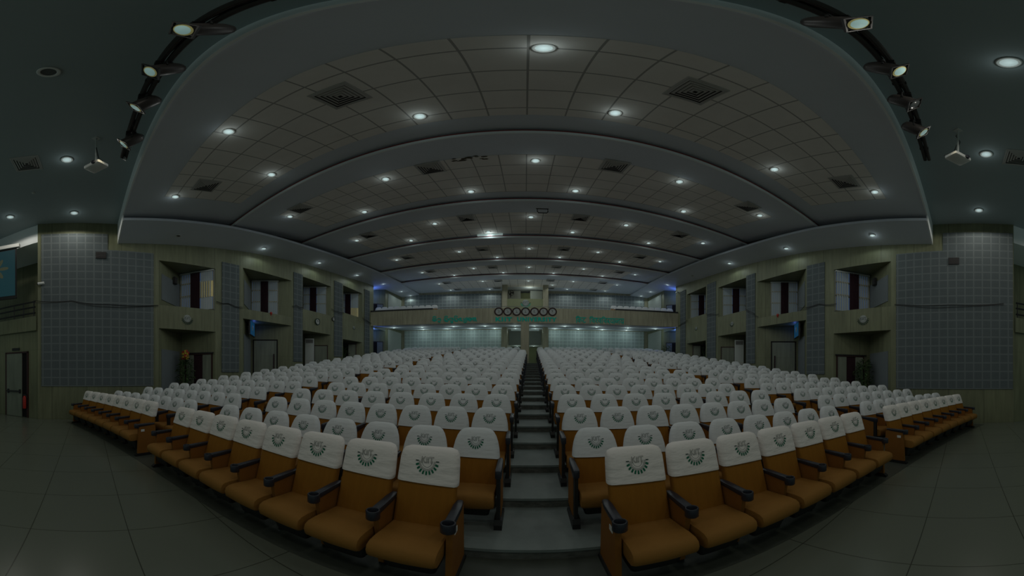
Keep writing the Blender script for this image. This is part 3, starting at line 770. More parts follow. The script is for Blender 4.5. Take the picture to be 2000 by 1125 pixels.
# ------------------------------------------------------------------ ceiling fittings
DL = [
 [(-7.16,2.31),(-5.31,4.09),(-4.10,2.25),(-1.64,4.05),(0.13,2.33),(1.32,4.02),(4.94,3.98),(6.76,2.21)],
 [(-7.10,6.27),(-5.24,7.99),(-3.44,6.22),(-1.61,7.99),(0.20,6.18),(1.42,7.95),(3.74,6.09),(5.04,7.93),(6.87,6.15)],
 [(-7.04,10.13),(-5.08,11.61),(-3.43,10.09),(-1.58,11.62),(0.17,10.06),(1.95,11.56),(3.77,10.02),(5.48,11.61),(7.38,9.99)],
 [(-6.88,13.76),(-3.36,13.78),(-1.58,15.26),(0.15,13.74),(1.85,15.16),(3.62,13.67),(5.25,15.00),(7.14,13.65)],
 [(-6.56,16.84),(-4.87,18.52),(-3.22,16.97),(-1.50,18.52),(0.19,17.04),(1.85,18.55),(3.57,16.91),(5.22,18.44),(7.00,16.93)],
 [(-6.41,19.97),(-6.15,22.3),(-3.12,20.08),(-2.96,22.7),(0.19,20.16),(2.05,21.3),(3.37,22.5),(3.45,19.96),(6.51,22.2),(6.76,19.89)]]
AC = [
 [(-6.43,2.89),(-2.26,2.85),(1.97,2.85),(6.13,2.77)], [(-6.43,6.12),(-2.21,6.17),(1.99,6.09),(6.14,6.01)],
 [(-6.29,9.92),(-2.16,9.93),(1.95,9.90),(6.06,9.82)], [(-6.17,13.63),(-2.15,13.63),(1.86,13.59),(5.86,13.48)],
 [(-5.97,16.76),(-2.03,16.91),(1.86,16.81),(5.85,16.80)],
 [(-5.78,19.87),(-5.52,22.17),(-2.32,22.3),(-2.00,20.08),(1.77,19.90),(2.00,22.3),(5.49,22.12),(5.59,19.71)]]
tr = MB(); tr.lathe([(.075, .0), (.105, 0), (.11, -.012), (.10, -.022), (.08, -.022), (.072, -.010)], n=20, caps=False); ME['trim'] = tr.mesh('trim_ring', M['white'], 40)
ln_ = MB(); ln_.lathe([(.0, -.020), (.05, -.018), (.078, -.012), (.078, 0)], n=20, caps=False); ME['lens'] = ln_.mesh('lens', M['lens'], 60)
ME['lens0'] = MB(); ME['lens0'].lathe([(.0, -.006), (.078, -.004), (.078, 0)], n=20, caps=False); ME['lens0'] = ME['lens0'].mesh('lens', M['lens_off'])
def lamp_data(name, e, col, r=.07):
    l = bpy.data.lights.new(name, 'POINT'); l.energy = e; l.color = col; l.shadow_soft_size = r; return l
E_HALL, E_SOFF, E_UNDER, E_FRONT = 27, 13, 8, 66
def spot_data(name, e, col):
    l = bpy.data.lights.new(name, 'SPOT'); l.energy = e; l.color = col; l.shadow_soft_size = .07; l.spot_size = math.radians(178); l.spot_blend = .2; return l
GLOW = lamp_data('glow', .9, (.85, 1, 1), .05)
LD = {'h': spot_data('hall_lamp', E_HALL, (.92, 1, .98)), 's': spot_data('soffit_lamp', E_SOFF, (.85, 1, .95)), 'u': lamp_data('under_lamp', E_UNDER, (.80, 1, .93)), 'w': lamp_data('wash_lamp', 11, (.80, 1, .95)), 'f': spot_data('front_lamp', E_FRONT, (1, .96, .86))}
def downlight(x, y, z, lab, grp, kind='h', on=True, scale=1.0):
    r = empty('recessed_downlight', (x, y, z), 0, lab, 'ceiling light', grp); r.scale = (scale,)*3
    link('trim_ring', ME['trim'], r); link('lens', ME['lens' if on else 'lens0'], r)
    if on:
        lo = bpy.data.objects.new('downlight_bulb', LD[kind]); COL.objects.link(lo); lo.parent = r; lo.location = (0, 0, -.28)
        lo = bpy.data.objects.new('downlight_glow', GLOW); COL.objects.link(lo); lo.parent = r; lo.location = (0, 0, -.13)
for k in range(6):
    for i, (x, y) in enumerate(DL[k]):
        downlight(x, y, panel_z(k, y)-.012, 'lit round downlight, %s across the %s ceiling band, counted from the screen side' % (ORD[i+1], ORD[k+1]), 'downlights in the stepped ceiling')
SOF = {-1: [(-9.17,3.07,6.84,0),(-9.40,6.85,7.23,1),(-9.56,10.45,7.57,1),(-9.67,13.99,7.90,1),(-9.75,17.41,8.23,1),(-9.75,20.39,8.46,1),(-9.70,22.1,8.58,1)],
        1: [(8.95,3.01,6.84,1),(9.19,6.76,7.22,1),(9.36,10.41,7.57,1),(9.50,13.9,7.90,0),(9.62,17.25,8.22,1),(9.65,20.09,8.44,1),(9.62,21.87,8.57,1)]}
def soffz(s, x, Y):
    xi, xo = sxi(s, Y), wx(s, Y, .06 if Y < 16.8 else 1.1); return itp(ZI, Y) + (itp(ZO, Y)-itp(ZI, Y))*(x-xi)/(xo-xi)
for s in (-1, 1):
    for i, (x, y, z, on) in enumerate(SOF[s]):
        downlight(x, y, soffz(s, x, y)-.006, '%s round soffit downlight, %s from the stage, %s' % ('lit' if on else 'unlit', ORD[i+1], SIDE[s]), 'soffit downlights', 's', bool(on))
for i, (x, y) in enumerate([(-9.7,18.95),(-7.67,19.68),(-5.29,20.04),(-2.96,20.13),(-.76,20.18),(.65,20.14),(2.83,19.98),(5.18,19.86),(7.51,19.53),(9.5,18.9)]):
    R = math.hypot(x, y-CY); downlight(x, y, 4.99+.47*(R-36.66)/5.34-.008, 'lit downlight under the balcony, %s from the screen side wall' % ORD[i+1], 'downlights under the balcony', 'u')
for i, x in enumerate((-8.4, -6.4, -4.4, -2.5, 2.4, 4.3, 6.3, 8.3)):
    R = 41.1; downlight(x, CY+math.sqrt(R*R-x*x), 4.99+.47*(R-36.66)/5.34-.008, 'wall-washing downlight close to the lower back wall, %s from the screen side' % ORD[i+1], 'downlights under the balcony', 'w')
for x, y, z, lab in ((-.83, 23.0, 5.42, 'corridor mouth downlight, screen side'), (.80, 23.0, 5.42, 'corridor mouth downlight, side opposite the screen'), (-.83, 27, 4.35, 'deep corridor downlight, screen side'), (.80, 27, 4.35, 'deep corridor downlight, side opposite the screen')):
    downlight(x, y, z, 'lit ' + lab, 'corridor downlights', 'u')
for i, (x, y, on, lab) in enumerate([(-5.96,-.45,1,'between projector and vent, screen side'),(-8.87,-.44,1,'above the large acoustic panel, screen side'),(-8.81,-2.52,1,'above the projection screen'),(-3.04,-.43,0,'unlit, nearest the stage lamps on the screen side'),
        (2.72,-.46,1,'largest of those near the stage lamps, opposite the screen'),(5.62,-.48,1,'beside the projector, opposite the screen'),(8.51,-.5,1,'above the large acoustic panel, opposite the screen'),(-.15,-.46,1,'directly above the camera position'),
        (-3.0,-2.55,1,'second row, third from the screen side wall'),(-.15,-2.55,1,'second row, on the hall axis'),(2.75,-2.55,1,'second row, third from the wall opposite the screen'),(5.6,-2.55,1,'second row, second from the wall opposite the screen')]):
    downlight(x, y, 7.394, 'round apron ceiling downlight ' + lab, 'stage apron downlights', 'f', bool(on), 1.25)
# air diffusers
df = MB()
for q in range(5):
    r0, r1 = .283-.054*q, .245-.054*q; z0, z1 = -.006, -.024
    for a in range(4):
        c, s_ = math.cos(a*PI/2), math.sin(a*PI/2); rot = lambda x, y, z: (x*c-y*s_, x*s_+y*c, z)
        df.quad(rot(-r0, -r0, z0), rot(r0, -r0, z0), rot(r1, -r1, z1), rot(-r1, -r1, z1))
ME['louver'] = df.mesh('louvres', M['vent'])
dk = MB(); dk.span(-.28, .28, -.28, .28, -.004, 0); ME['vback'] = dk.mesh('dark_plenum', M['ventd'])
fm = MB()
for a in range(4):
    c, s_ = math.cos(a*PI/2), math.sin(a*PI/2); rot = lambda x, y, z: (x*c-y*s_, x*s_+y*c, z)
    fm.loft([[rot(-.31, -.31, 0), rot(-.28, -.28, 0), rot(-.28, -.28, -.016), rot(-.31, -.31, -.012)], [rot(.31, -.31, 0), rot(.28, -.28, 0), rot(.28, -.28, -.016), rot(.31, -.31, -.012)]])
ME['vframe'] = fm.mesh('vent_frame', M['vent'])
def diffuser(x, y, z, tilt, lab):
    r = empty('air_diffuser', (x, y, z), 0, lab, 'air vent', 'square ceiling air diffusers'); r.rotation_euler = (tilt, 0, 0)
    for n, m in (('vent_frame', 'vframe'), ('dark_plenum', 'vback'), ('louvres', 'louver')): link(n, ME[m], r)
for k in range(6):
    sl_ = math.atan((LT[k+1]+.18-LT[k])/(LY[k+1]-LY[k]))
    for i, (x, y) in enumerate(AC[k]): diffuser(x, y, panel_z(k, y)-.008, sl_, 'square louvred air vent, %s across the %s ceiling band, counted from the screen side' % (ORD[i+1], ORD[k+1]))
diffuser(-6.01, -1.34, 7.398, 0, 'square louvred air vent in the apron ceiling, screen side'); diffuser(5.69, -1.17, 7.398, 0, 'square louvred air vent in the apron ceiling, opposite the screen')
g = MB(); g.lathe([(.05, 0), (.05, -.03), (.03, -.045), (0, -.05)], (-7.47, -1.48, 7.4), 12, caps=False); tag(g.build('smoke_detector', M['offwhite'], None, 40), 'small round smoke detector on the apron ceiling, screen side', 'detector')
# small fluorescent tube in the third cove
tb = empty('cove_tube_light', (-1.55, 11.93, panel_z(2, 11.93)-.055), 0, 'lit white fluorescent tube glowing in the third ceiling cove', 'tube light')
g = MB(); g.tube([(-.55, 0, .0), (.55, 0, .0)], .055, 10); g.build('tube', M['tube'], tb, 50)
g = MB(); g.box((0, 0, .045), (1.2, .10, .03)); g.build('batten', M['white'], tb)
lo = bpy.data.objects.new('cove_bulb', lamp_data('cove_lamp', 5.0, (.85, 1, 1), .05)); COL.objects.link(lo); lo.parent = tb; lo.location = (0, -.05, -.12)
rs = random.Random(11); g = MB()
for i in range(16):
    x, y = -1.75 + rs.random()*.85, 5.82 + rs.random()*.22; a = rs.random()*6; l_ = .03 + .06*rs.random()
    P = [(x+l_*(1+.5*rs.random())*math.cos(a+t), y+l_*.5*math.sin(a+t)) for t in (0, 1.2, 2.4, 3.7, 5)]
    g.add([(px, py, panel_z(1, py)-.0085-.0004*i) for px, py in P], [(0, 1, 2, 3, 4)])
struct('ceiling_stain', g, M['stain'])
# bracket hanging in band three
hb = empty('hanging_bracket', (.54, 9.30, panel_z(2, 9.3)), 0, 'black open U-shaped bracket hanging from the third ceiling band', 'bracket')
g = MB(); g.tube([(-.16, 0, 0), (-.17, 0, -.12), (-.13, 0, -.2), (.15, 0, -.2), (.19, 0, -.14), (.18, 0, 0)], .018, 6); g.build('loop', M['blackm'], hb)
g = MB(); g.box((0, 0, -.004), (.42, .06, .008)); g.build('mount', M['blackm'], hb)

# ------------------------------------------------------------------ stage lighting bar and lamps
lb = empty('lighting_bar', (0, .70, 7.0), 0, 'long black double lighting bar hung under the apron ceiling', 'lighting bar')
for dz, dy in ((0, -.04), (0, .04)):
    g = MB(); g.tube([(-5.45, dy, dz), (5.45, dy, dz)], .036, 8); g.build('bar_tube', M['beam'], lb, 40)
g = MB(); pts = [(-5.4+10.8*i/40, .0+.02*math.sin(i*2.1), .04+.015*math.sin(i*1.3)) for i in range(41)]; g.tube(pts, .014, 5); g.build('bar_cable', M['blackm'], lb)
for x in (-5, -3, -1, 1, 3, 5):
    g = MB(); g.tube([(x, 0, .0), (x, 0, .41)], .014, 6); g.box((x, 0, 0), (.05, .16, .05)); g.build('hanger', M['blackm'], lb)
for i, (sx, label) in enumerate(((-5.35, 'end'), )):
    g = MB(); g.tube([(sx, 0, 0), (sx-.03, .05, -.12), (sx+.04, .02, -.24), (sx-.02, -.03, -.12), (sx+.02, 0, 0)], .014, 5); g.build('cable_coil', M['blackm'], lb)
def stage_lamp(x, yaw, pitch, on, lab):
    r = empty('stage_lamp', (x, .70, 6.95), 0, lab, 'stage lamp', 'stage lamps on the lighting bar')
    Mx = Matrix.Translation((0, 0, -.28)) @ Matrix.Rotation(yaw, 4, 'Z') @ Matrix.Rotation(pitch, 4, 'X') @ Matrix.Rotation(-PI/2, 4, 'X') @ Matrix.Rotation(PI, 4, 'X')   # lathe +z -> -y
    g = MB(); g.lathe([(.0, -.23), (.05, -.225), (.09, -.20), (.112, -.15), (.118, .0), (.120, .15), (.115, .165), (.106, .155)], (0, 0, 0), 18, 0, Mx, caps=False); g.build('can', M['beam'], r, 40)
    g = MB(); g.lathe([(.0, .172), (.06, .169), (.085, .163)], (0, 0, 0), 18, 0, Mx, caps=False); g.lathe([(.085, .163), (.106, .156)], (0, 0, 0), 18, 1, Mx, caps=False); g.build('lens', [M['warm'], M['amber']] if on else [M['glass_off'], M['glass_off']], r, 60)
    g = MB()
    for q in range(4):
        a = q*PI/2; dx, dy = math.cos(a), math.sin(a)
        g.box((dx*.122, dy*.122, .15), (.018 if abs(dx) > .5 else .26, .018 if abs(dy) > .5 else .26, .02), 0, 0, Mx)
    g.build('colour_frame', M['blackm'], r)
    g = MB(); g.tube([(-.125, 0, -.28), (-.125, 0, -.08), (0, 0, -.03), (.125, 0, -.08), (.125, 0, -.28)], .012, 6); g.box((0, 0, 0), (.07, .17, .09)); g.build('yoke', M['blackm'], r)
    g = MB(); g.tube([(.0, .13, -.2), (.035, .19, -.16), (.05, .20, -.11), (.04, .17, -.05), (.02, .10, .0), (0, .04, .03)], .008, 5); g.build('lamp_lead', M['blackm'], r)
    if on:
        l = bpy.data.lights.new('stage_beam', 'SPOT'); l.energy = 40; l.color = (1, .85, .55); l.spot_size = 1.3; l.spot_blend = .8; l.shadow_soft_size = .08
        lo = bpy.data.objects.new('stage_beam', l); COL.objects.link(lo); lo.parent = r
        lo.matrix_local = Mx @ Matrix.Translation((0, 0, .2)) @ Matrix.Rotation(PI, 4, 'X')
for i, (x, yw, on, lab) in enumerate([(-1.62, -.2, 1, 'lit stage lamp, topmost of four on the screen side'), (-2.54, -.2, 1, 'lit stage lamp, second from the bar middle, screen side'), (-3.40, -.55, 1, 'lit stage lamp, third from the bar middle, screen side'), (-4.52, -.4, 1, 'lit stage lamp at the bar end, screen side'),
        (1.42, .35, 1, 'lit stage lamp, topmost of four opposite the screen'), (2.46, .3, 1, 'lit stage lamp, second from the bar middle, opposite the screen'), (3.28, .3, 0, 'unlit stage lamp with a dark glass, opposite the screen'), (4.06, .35, 1, 'lit stage lamp at the bar end, opposite the screen')]):
    stage_lamp(x, yw, .65, on, lab)
# projectors
for s, x, y, lab in ((-1, -5.14, .15, 'white ceiling projector on a drop rod, screen side'), (1, 4.76, .08, 'white ceiling projector on a drop rod, opposite the screen')):
    r = empty('ceiling_projector', (x, y, 6.35), -s*.75, lab, 'projector', 'ceiling projectors')
    g = MB(); g.loft([[(px, py, z) for px, py in rrect(.19*k, .14*k, .03)] for z, k in ((-.05, .93), (-.04, 1), (.03, 1), (.045, .95))]); g.build('projector_case', M['white'], r, 40)
    g = MB(); g.lathe([(.05, 0), (.05, .03), (.035, .04), (0, .03)], (0, 0, 0), 14, 0, Matrix.Translation((.08, -.14, 0)) @ Matrix.Rotation(PI/2, 4, 'X'), caps=False); g.build('projector_lens', M['black'], r, 40)
    g = MB(); g.tube([(0, 0, .04), (0, 0, 1.04)], .018, 8); g.box((0, 0, 1.04), (.12, .12, .02)); g.build('drop_rod', M['offwhite'], r)
    g = MB(); g.tube([(.0, .1, .03), (.10, .16, .12), (.03, .03, .3), (.03, -.02, .6), (-.03, .02, .8), (.02, 0, 1.03)], .009, 5); g.tube([(-.1, .12, .03), (-.16, .18, .1), (-.05, .04, .22), (0, .03, .5)], .009, 5); g.build('projector_cables', M['blackm'], r)

# ------------------------------------------------------------------ lettering and clocks on the parapet
def on_parapet(x, z, off=.02):
    R = RP-off; a = math.asin(x/R); return (R*math.sin(a), CY+R*math.cos(a), z), -a
def wrap(vs, x0, z0, off=.0):
    out = []
    for u, v, n in vs:
        a = (x0+u)/RP; R = RP - .012 - off - n; out.append((R*math.sin(a), CY+R*math.cos(a), z0+v))
    return out
sg = empty('wall_sign', (0, 18.1, 5.1), 0, 'teal capital lettering reading KIIT UNIVERSITY below the row of clocks', 'sign', 'parapet lettering')
def word(parent, vs, fs):
    me = MB(); o = parent.location; me.add([(x-o[0], y-o[1], z-o[2]) for x, y, z in vs], fs); me.build('lettering', M['teal'], parent)
for tx, xa, xb in (('KIIT', -1.955, -.87), ('UNIVERSITY', -.55, 2.03)):
    vs, fs = font_mesh(tx, .36, bold=.020, extrude=.012, spacing=1.2)
    x0, x1 = min(v[0] for v in vs), max(v[0] for v in vs); k_ = (xb-xa)/(x1-x0)
    word(sg, wrap([(xa+(u-x0)*k_, v, n) for u, v, n in vs], 0, 5.115), fs)
def strokes(lst, w):
    m = MB()
    for pl in lst:
        for (a, b) in zip(pl, pl[1:]):
            dx, dy = b[0]-a[0], b[1]-a[1]; l = math.hypot(dx, dy) or 1e-6; ex, ey = dx/l*w*.35, dy/l*w*.35; nx, ny = -dy/l*w/2, dx/l*w/2
            m.loft([[(a[0]-ex+nx, a[1]-ey+ny, 0), (a[0]-ex-nx, a[1]-ey-ny, 0), (a[0]-ex-nx, a[1]-ey-ny, .015), (a[0]-ex+nx, a[1]-ey+ny, .015)],
                    [(b[0]+ex+nx, b[1]+ey+ny, 0), (b[0]+ex-nx, b[1]+ey-ny, 0), (b[0]+ex-nx, b[1]+ey-ny, .015), (b[0]+ex+nx, b[1]+ey+ny, .015)]])
    return m
def arcp(cx, cy, r, a0, a1, n=7, ry=None): return [(cx+r*math.cos(math.radians(a0+(a1-a0)*i/n)), cy+(ry or r)*math.sin(math.radians(a0+(a1-a0)*i/n))) for i in range(n+1)]
def sh(pls, dx): return [[(x+dx, y) for x, y in p] for p in pls]
# Devanagari strokes, cell height 1 with the head line at y=1
va = [[(.62, 1), (.62, 0)], arcp(.40, .48, .22, 0, 360, 9), [(.0, 1), (.75, 1)]]
ik = [[(.15, 0), (.15, 1)], arcp(.42, 1.0, .30, 180, 0, 6, .28), [(.0, 1), (.3, 1)]]
ka = [[(.48, 1), (.48, 0)], arcp(.27, .45, .2, 0, 360, 9), [(.48, .62), (.74, .66), (.86, .5), (.80, .25)], [(0, 1), (.95, 1)]]
tta = [[(.36, 1), (.36, .76), (.14, .55), (.16, .18), (.45, .05), (.62, .2)], [(0, 1), (.72, 1)]]
sa = [[(.12, .85), (.36, .85), (.42, .62), (.2, .5), (.12, .42), (.5, .08)], [(0, 1), (.5, 1)]]
da = [[(.40, 1), (.40, .72), (.14, .6), (.12, .28), (.40, .2), (.46, .42), (.3, .42)], [(.40, .2), (.6, -.1)], [(0, 1), (.6, 1)]]
ya = [[(.66, 1), (.66, 0)], [(.12, .95), (.34, .72), (.16, .5), (.22, .24), (.45, .2), (.66, .42)], [(0, 1), (.8, 1)]]
aa = [[(.12, 1), (.12, 0)], [(0, 1), (.26, 1)]]
la = [[(.78, 1), (.78, 0)], [(.78, .62), (.52, .72), (.42, .5), (.44, .2)], arcp(.22, .45, .2, 20, 300, 6), [(0, 1), (.92, 1)]]
def script_sign(seq, x0, z0, width, hgt, w, lab):
    words_, cur, x = [], [], 0
    for gl, w_ in seq:
        if gl: cur += sh(gl, x)
        else: words_.append(cur); cur = []
        x += w_
    words_.append(cur); k = width/x
    sg = empty('wall_sign', (x0, 18.0, z0), 0, lab, 'sign', 'parapet lettering')
    for wd_ in words_:
        m = strokes(wd_, w); word(sg, wrap([(u*k, v*hgt, n) for u, v, n in m.v], x0, z0), m.f)
script_sign(((ik, .32), (ka, .98), (tta, .76), (None, .62), (ik, .32), (va, .78), (sa, .5), (va, .78), (ik, .32), (va, .78), (da, .58), (ya, .82), (aa, .28), (la, .94), (ya, .82)), 3.28, 5.06, 3.22, .34, .15, 'teal Hindi lettering on the parapet, hanging from a head line')
# Odia strokes: round-topped letters
um = [arcp(.36, .45, .34, -35, 215, 8)]
oka = um + [arcp(.36, .32, .15, 90, 400, 7), [(.36, .47), (.36, .1)]]
oi = [arcp(.36, 1.02, .26, 200, 0, 6, .2)]
ota = [arcp(.36, .45, .32, 150, -130, 8), [(.16, .2), (.3, -.02), (.6, -.15)]]
oba = um + [[(.66, .3), (.62, 0), (.3, .02)], arcp(.26, .24, .13, 0, 330, 6)]
osha = um + [[(.36, .4), (.36, 0), (.55, -.1)], arcp(.55, -.18, .14, 0, 330, 6), [(.70, .8), (.70, -.3)]]
oda = [arcp(.34, .45, .30, 60, 330, 8), [(.5, .72), (.3, .5), (.55, .25), (.66, .05)]]
oya = [[(.1, .7), (.3, .45), (.18, .15), (.5, .05), (.5, .75)], arcp(.42, -.1, .2, 180, 360, 5)]
oa = [[(.14, .85), (.14, 0)]]
ola = um + [[(.02, .45), (.7, .45)], arcp(.36, .2, .16, 90, 400, 6)]
oyya = [[(.08, .8), (.12, .3), (.35, .08), (.6, .25), (.6, .8)], arcp(.35, .62, .15, 0, 330, 6), [(.6, .3), (.75, 0)]]
script_sign(((oka+oi, .82), (ota, .85), (None, .45), (oba+oi, .84), (osha, .92), (oba+oi, .84), (oda, .74), (oya, .62), (oa, .30), (ola, .80), (oyya, .8)), -6.13, 5.12, 2.95, .31, .17, 'teal Odia lettering of round-topped letters on the parapet')
for i in range(7):
    p, rz = on_parapet(-1.75 + .583*i, 5.76, .0); r = empty('wall_clock', p, rz, 'round dark-rimmed clock on the balcony parapet, %s of seven from the screen side' % ORD[i+1], 'clock', 'row of seven clocks on the parapet')
    Mr = Matrix.Rotation(PI/2, 4, 'X')
    g = MB(); g.lathe([(.205, .0), (.285, 0), (.29, .03), (.268, .06), (.225, .055), (.205, .03)], (0, 0, 0), 28, 0, Mr, caps=False); g.build('clock_rim', M['clockr'], r, 40)
    g = MB(); g.lathe([(.0, .022), (.21, .022), (.21, .0)], (0, 0, 0), 28, 0, Mr, caps=False)
    for q in range(12):
        a = q*PI/6; x0, z0 = math.sin(a)*.17, math.cos(a)*.17; g.box((x0, -.025, z0), (.014, .004, .014), 1)
    g.quad((-.06, -.0262, -.085), (.06, -.0262, -.085), (.06, -.0262, -.065), (-.06, -.0262, -.065), 1)
    fc = g.build('clock_face', [M['clockf'], M['blackm']], r)
    h = MB(); A = 1.0 + i*.9
    for a, l, w_, nm in ((A, .10, .016, 'hour_hand'), (-.35, .15, .012, 'minute_hand')):
        h = MB(); h.quad((-w_*math.cos(a), -.027, w_*math.sin(a)), (w_*math.cos(a), -.027, -w_*math.sin(a)), (l*math.sin(a)+w_*.5*math.cos(a), -.027, l*math.cos(a)-w_*.5*math.sin(a)), (l*math.sin(a)-w_*.5*math.cos(a), -.027, l*math.cos(a)+w_*.5*math.sin(a))); h.build(nm, M['blackm'], fc)
# emblem plaques
def plaque(loc, rz, size, lab):
    r = empty('wall_emblem', loc, rz, lab, 'emblem', 'gear emblem plaques'); e = emblem2d(True); k = size/.18
    me = MB(); me.v = [(u*k, -.02 - n, v*k) for u, v, n in e.v]; me.f = e.f; me.m = e.m
    me.build('gear_and_letters', [M['dgreen'] if size < .7 else M['teal'], M['dgreen']], r)
    g = MB(); g.lathe([(0, .012), (.054*k, .012), (.058*k, .0)], (0, 0, .0), 20, 0, Matrix.Rotation(PI/2, 4, 'X'), caps=False); g.build('disc', M['offdisc'], r)
wrz = lambda s: PI/2 if s < 0 else -PI/2
for s, Y, z, sz, lab in ((-1, 3.65, 3.70, .47, 'green gear emblem below the first window, screen side'), (1, 3.6, 3.74, .47, 'green gear emblem below the first window, opposite the screen'),
                         (1, 10.83, 4.37, .34, 'small gear emblem below the third window, opposite the screen'), (1, 14.3, 4.58, .30, 'small gear emblem below the fourth window, opposite the screen'), (-1, 14.44, 4.56, .30, 'small gear emblem below the fourth window, screen side')):
    plaque((wx(s, Y)-s*.004, Y, z), wrz(s), sz, lab)
plaque((0.0, 21.38, 7.22), 0, .80, 'large green gear emblem on the control room front above the clocks')
for Y, z, d, lab in ((10.85, 4.40, .18, 'small round wall clock below the third window, screen side'), (12.25, 4.76, .12, 'small white wall clock on the third pier, screen side')):
    r = empty('wall_clock', (wx(-1, Y)+.035, Y, z), PI/2, lab, 'clock', 'small side wall clocks'); Mr = Matrix.Rotation(PI/2, 4, 'X')
    g = MB(); g.lathe([(d*.8, 0), (d, 0), (d, .035), (d*.82, .04)], (0, 0, 0), 20, 0, Mr, caps=False); g.build('clock_rim', M['dgreen'] if d > .15 else M['blackm'], r, 40)
    g = MB(); g.lathe([(0, .02), (d*.82, .02)], (0, 0, 0), 20, 0, Mr, caps=False); g.build('clock_face', M['clockf'], r)
    g = MB(); g.box((0, -.025, d*.25), (.02, .006, d*.5)); g.build('minute_hand', M['blackm'], r)
    g = MB(); g.box((d*.2, -.025, 0), (d*.4, .006, .02)); g.build('hour_hand', M['blackm'], r)
for s in (-1, 1):
    Y = 7.68; r = empty('fire_alarm', (wx(s, Y)-s*.0, Y, 4.38 if s < 0 else 4.36), wrz(s), 'small red fire alarm bell under the second window, ' + SIDE[s], 'alarm', 'red fire alarm bells')
    g = MB(); g.lathe([(.065, 0), (.065, .02), (.05, .045), (.02, .055), (0, .057)], (0, 0, 0), 18, 0, Matrix.Rotation(PI/2, 4, 'X'), caps=False); g.build('bell', M['redp'], r, 40)
    g = MB(); g.box((0, -.01, -.085), (.05, .03, .05)); g.build('bell_box', M['redp'], r)

# ------------------------------------------------------------------ niche equipment
for s in (-1, 1):
    # speakers / vents on the big panels and in the first niche
    Y, z = (.45, 5.97) if s < 0 else (.30, 5.76)
    r = empty('wall_vent', (wx(s, Y)-s*.03, Y, z), wrz(s), 'dark square vent grille set in the large acoustic panel, ' + SIDE[s], 'vent', 'dark wall vents')
    g = MB(); g.box((0, -.02, 0), (.37, .04, .27)); g.build('grille_box', M['ventd'], r)
    g = MB()
    for q in range(7): g.box((0, -.045, -.105+.035*q), (.34, .012, .012))
    g.build('grille_slats', M['cove'], r)
    p1, p2, zt, zs, zl = BAYS[0]; y_ = p1+.82
    r = empty('box_speaker', (wx(s, y_, .82)-s*.03, y_+.03, 5.45), -s*3*PI/4 + 0, 'small dark box speaker on the return of the first upper niche, ' + SIDE[s], 'speaker', 'niche box speakers')
    g = MB(); g.box((0, -.045, 0), (.22, .09, .30)); g.build('speaker_box', M['blackm'], r)
    g = MB(); g.box((0, -.094, 0), (.18, .010, .26)); g.build('speaker_grille', M['ventd'], r)
    # television on the return of the second niche
    p1, p2, zt, zs, zl = BAYS[1]; y_ = p1 + .62
    r = empty('television', (wx(s, y_, .62)-s*.16, y_+.16, 3.64), -s*3*PI/4, 'flat television showing blue picture, hung in the second lower niche, ' + SIDE[s], 'television', 'niche televisions')
    g = MB(); g.box((0, 0, 0), (1.06, .06, .66)); g.build('tv_case', M['blackm'], r)
    me = MB().quad((-.50, -.034, -.30), (.50, -.034, -.30), (.50, -.034, .30), (-.50, -.034, .30)).mesh('tv_picture', M['tv']); uv_quad(me); link('tv_picture', me, r)
    g = MB(); g.box((0, .09, 0), (.3, .12, .25)); g.build('tv_bracket', M['blackm'], r)
    # floor standing air conditioner in the third niche
    B, P2 = niche_frame(s, 2); d = (P2-B); L_ = d.length; d.normalize(); nrm = Vector((d.y, -d.x, 0))
    if nrm.y > 0: nrm = -nrm
    c = B + d*(.26*L_) + nrm*.22; rz = math.atan2(nrm.y, nrm.x) + PI/2
    r = empty('floor_air_conditioner', (c.x, c.y, 1.58), rz, 'tall white floor-standing air conditioner in the third lower niche, ' + SIDE[s], 'air conditioner', 'floor-standing air conditioners')
    g = MB(); g.loft([[(px, py, z) for px, py in rrect(.25, .17, .03)] for z in (0, 1.98)]); g.build('cabinet_body', M['offwhite'], r, 40)
    g = MB(); g.box((0, -.172, 1.82), (.40, .02, .20)); gr = g.build('air_outlet', M['ventd'], r)
    g = MB()
    for q in range(6): g.box((0, -.186, 1.74+.032*q), (.39, .012, .010))
    g.build('louvre_blades', M['vent'], gr)
    g = MB(); g.box((0, -.172, 1.57), (.12, .008, .06)); g.build('control_panel', M['vent'], r)
    g = MB(); g.box((0, -.172, .45), (.44, .012, .66)); g.build('intake_panel', M['vent'], r)

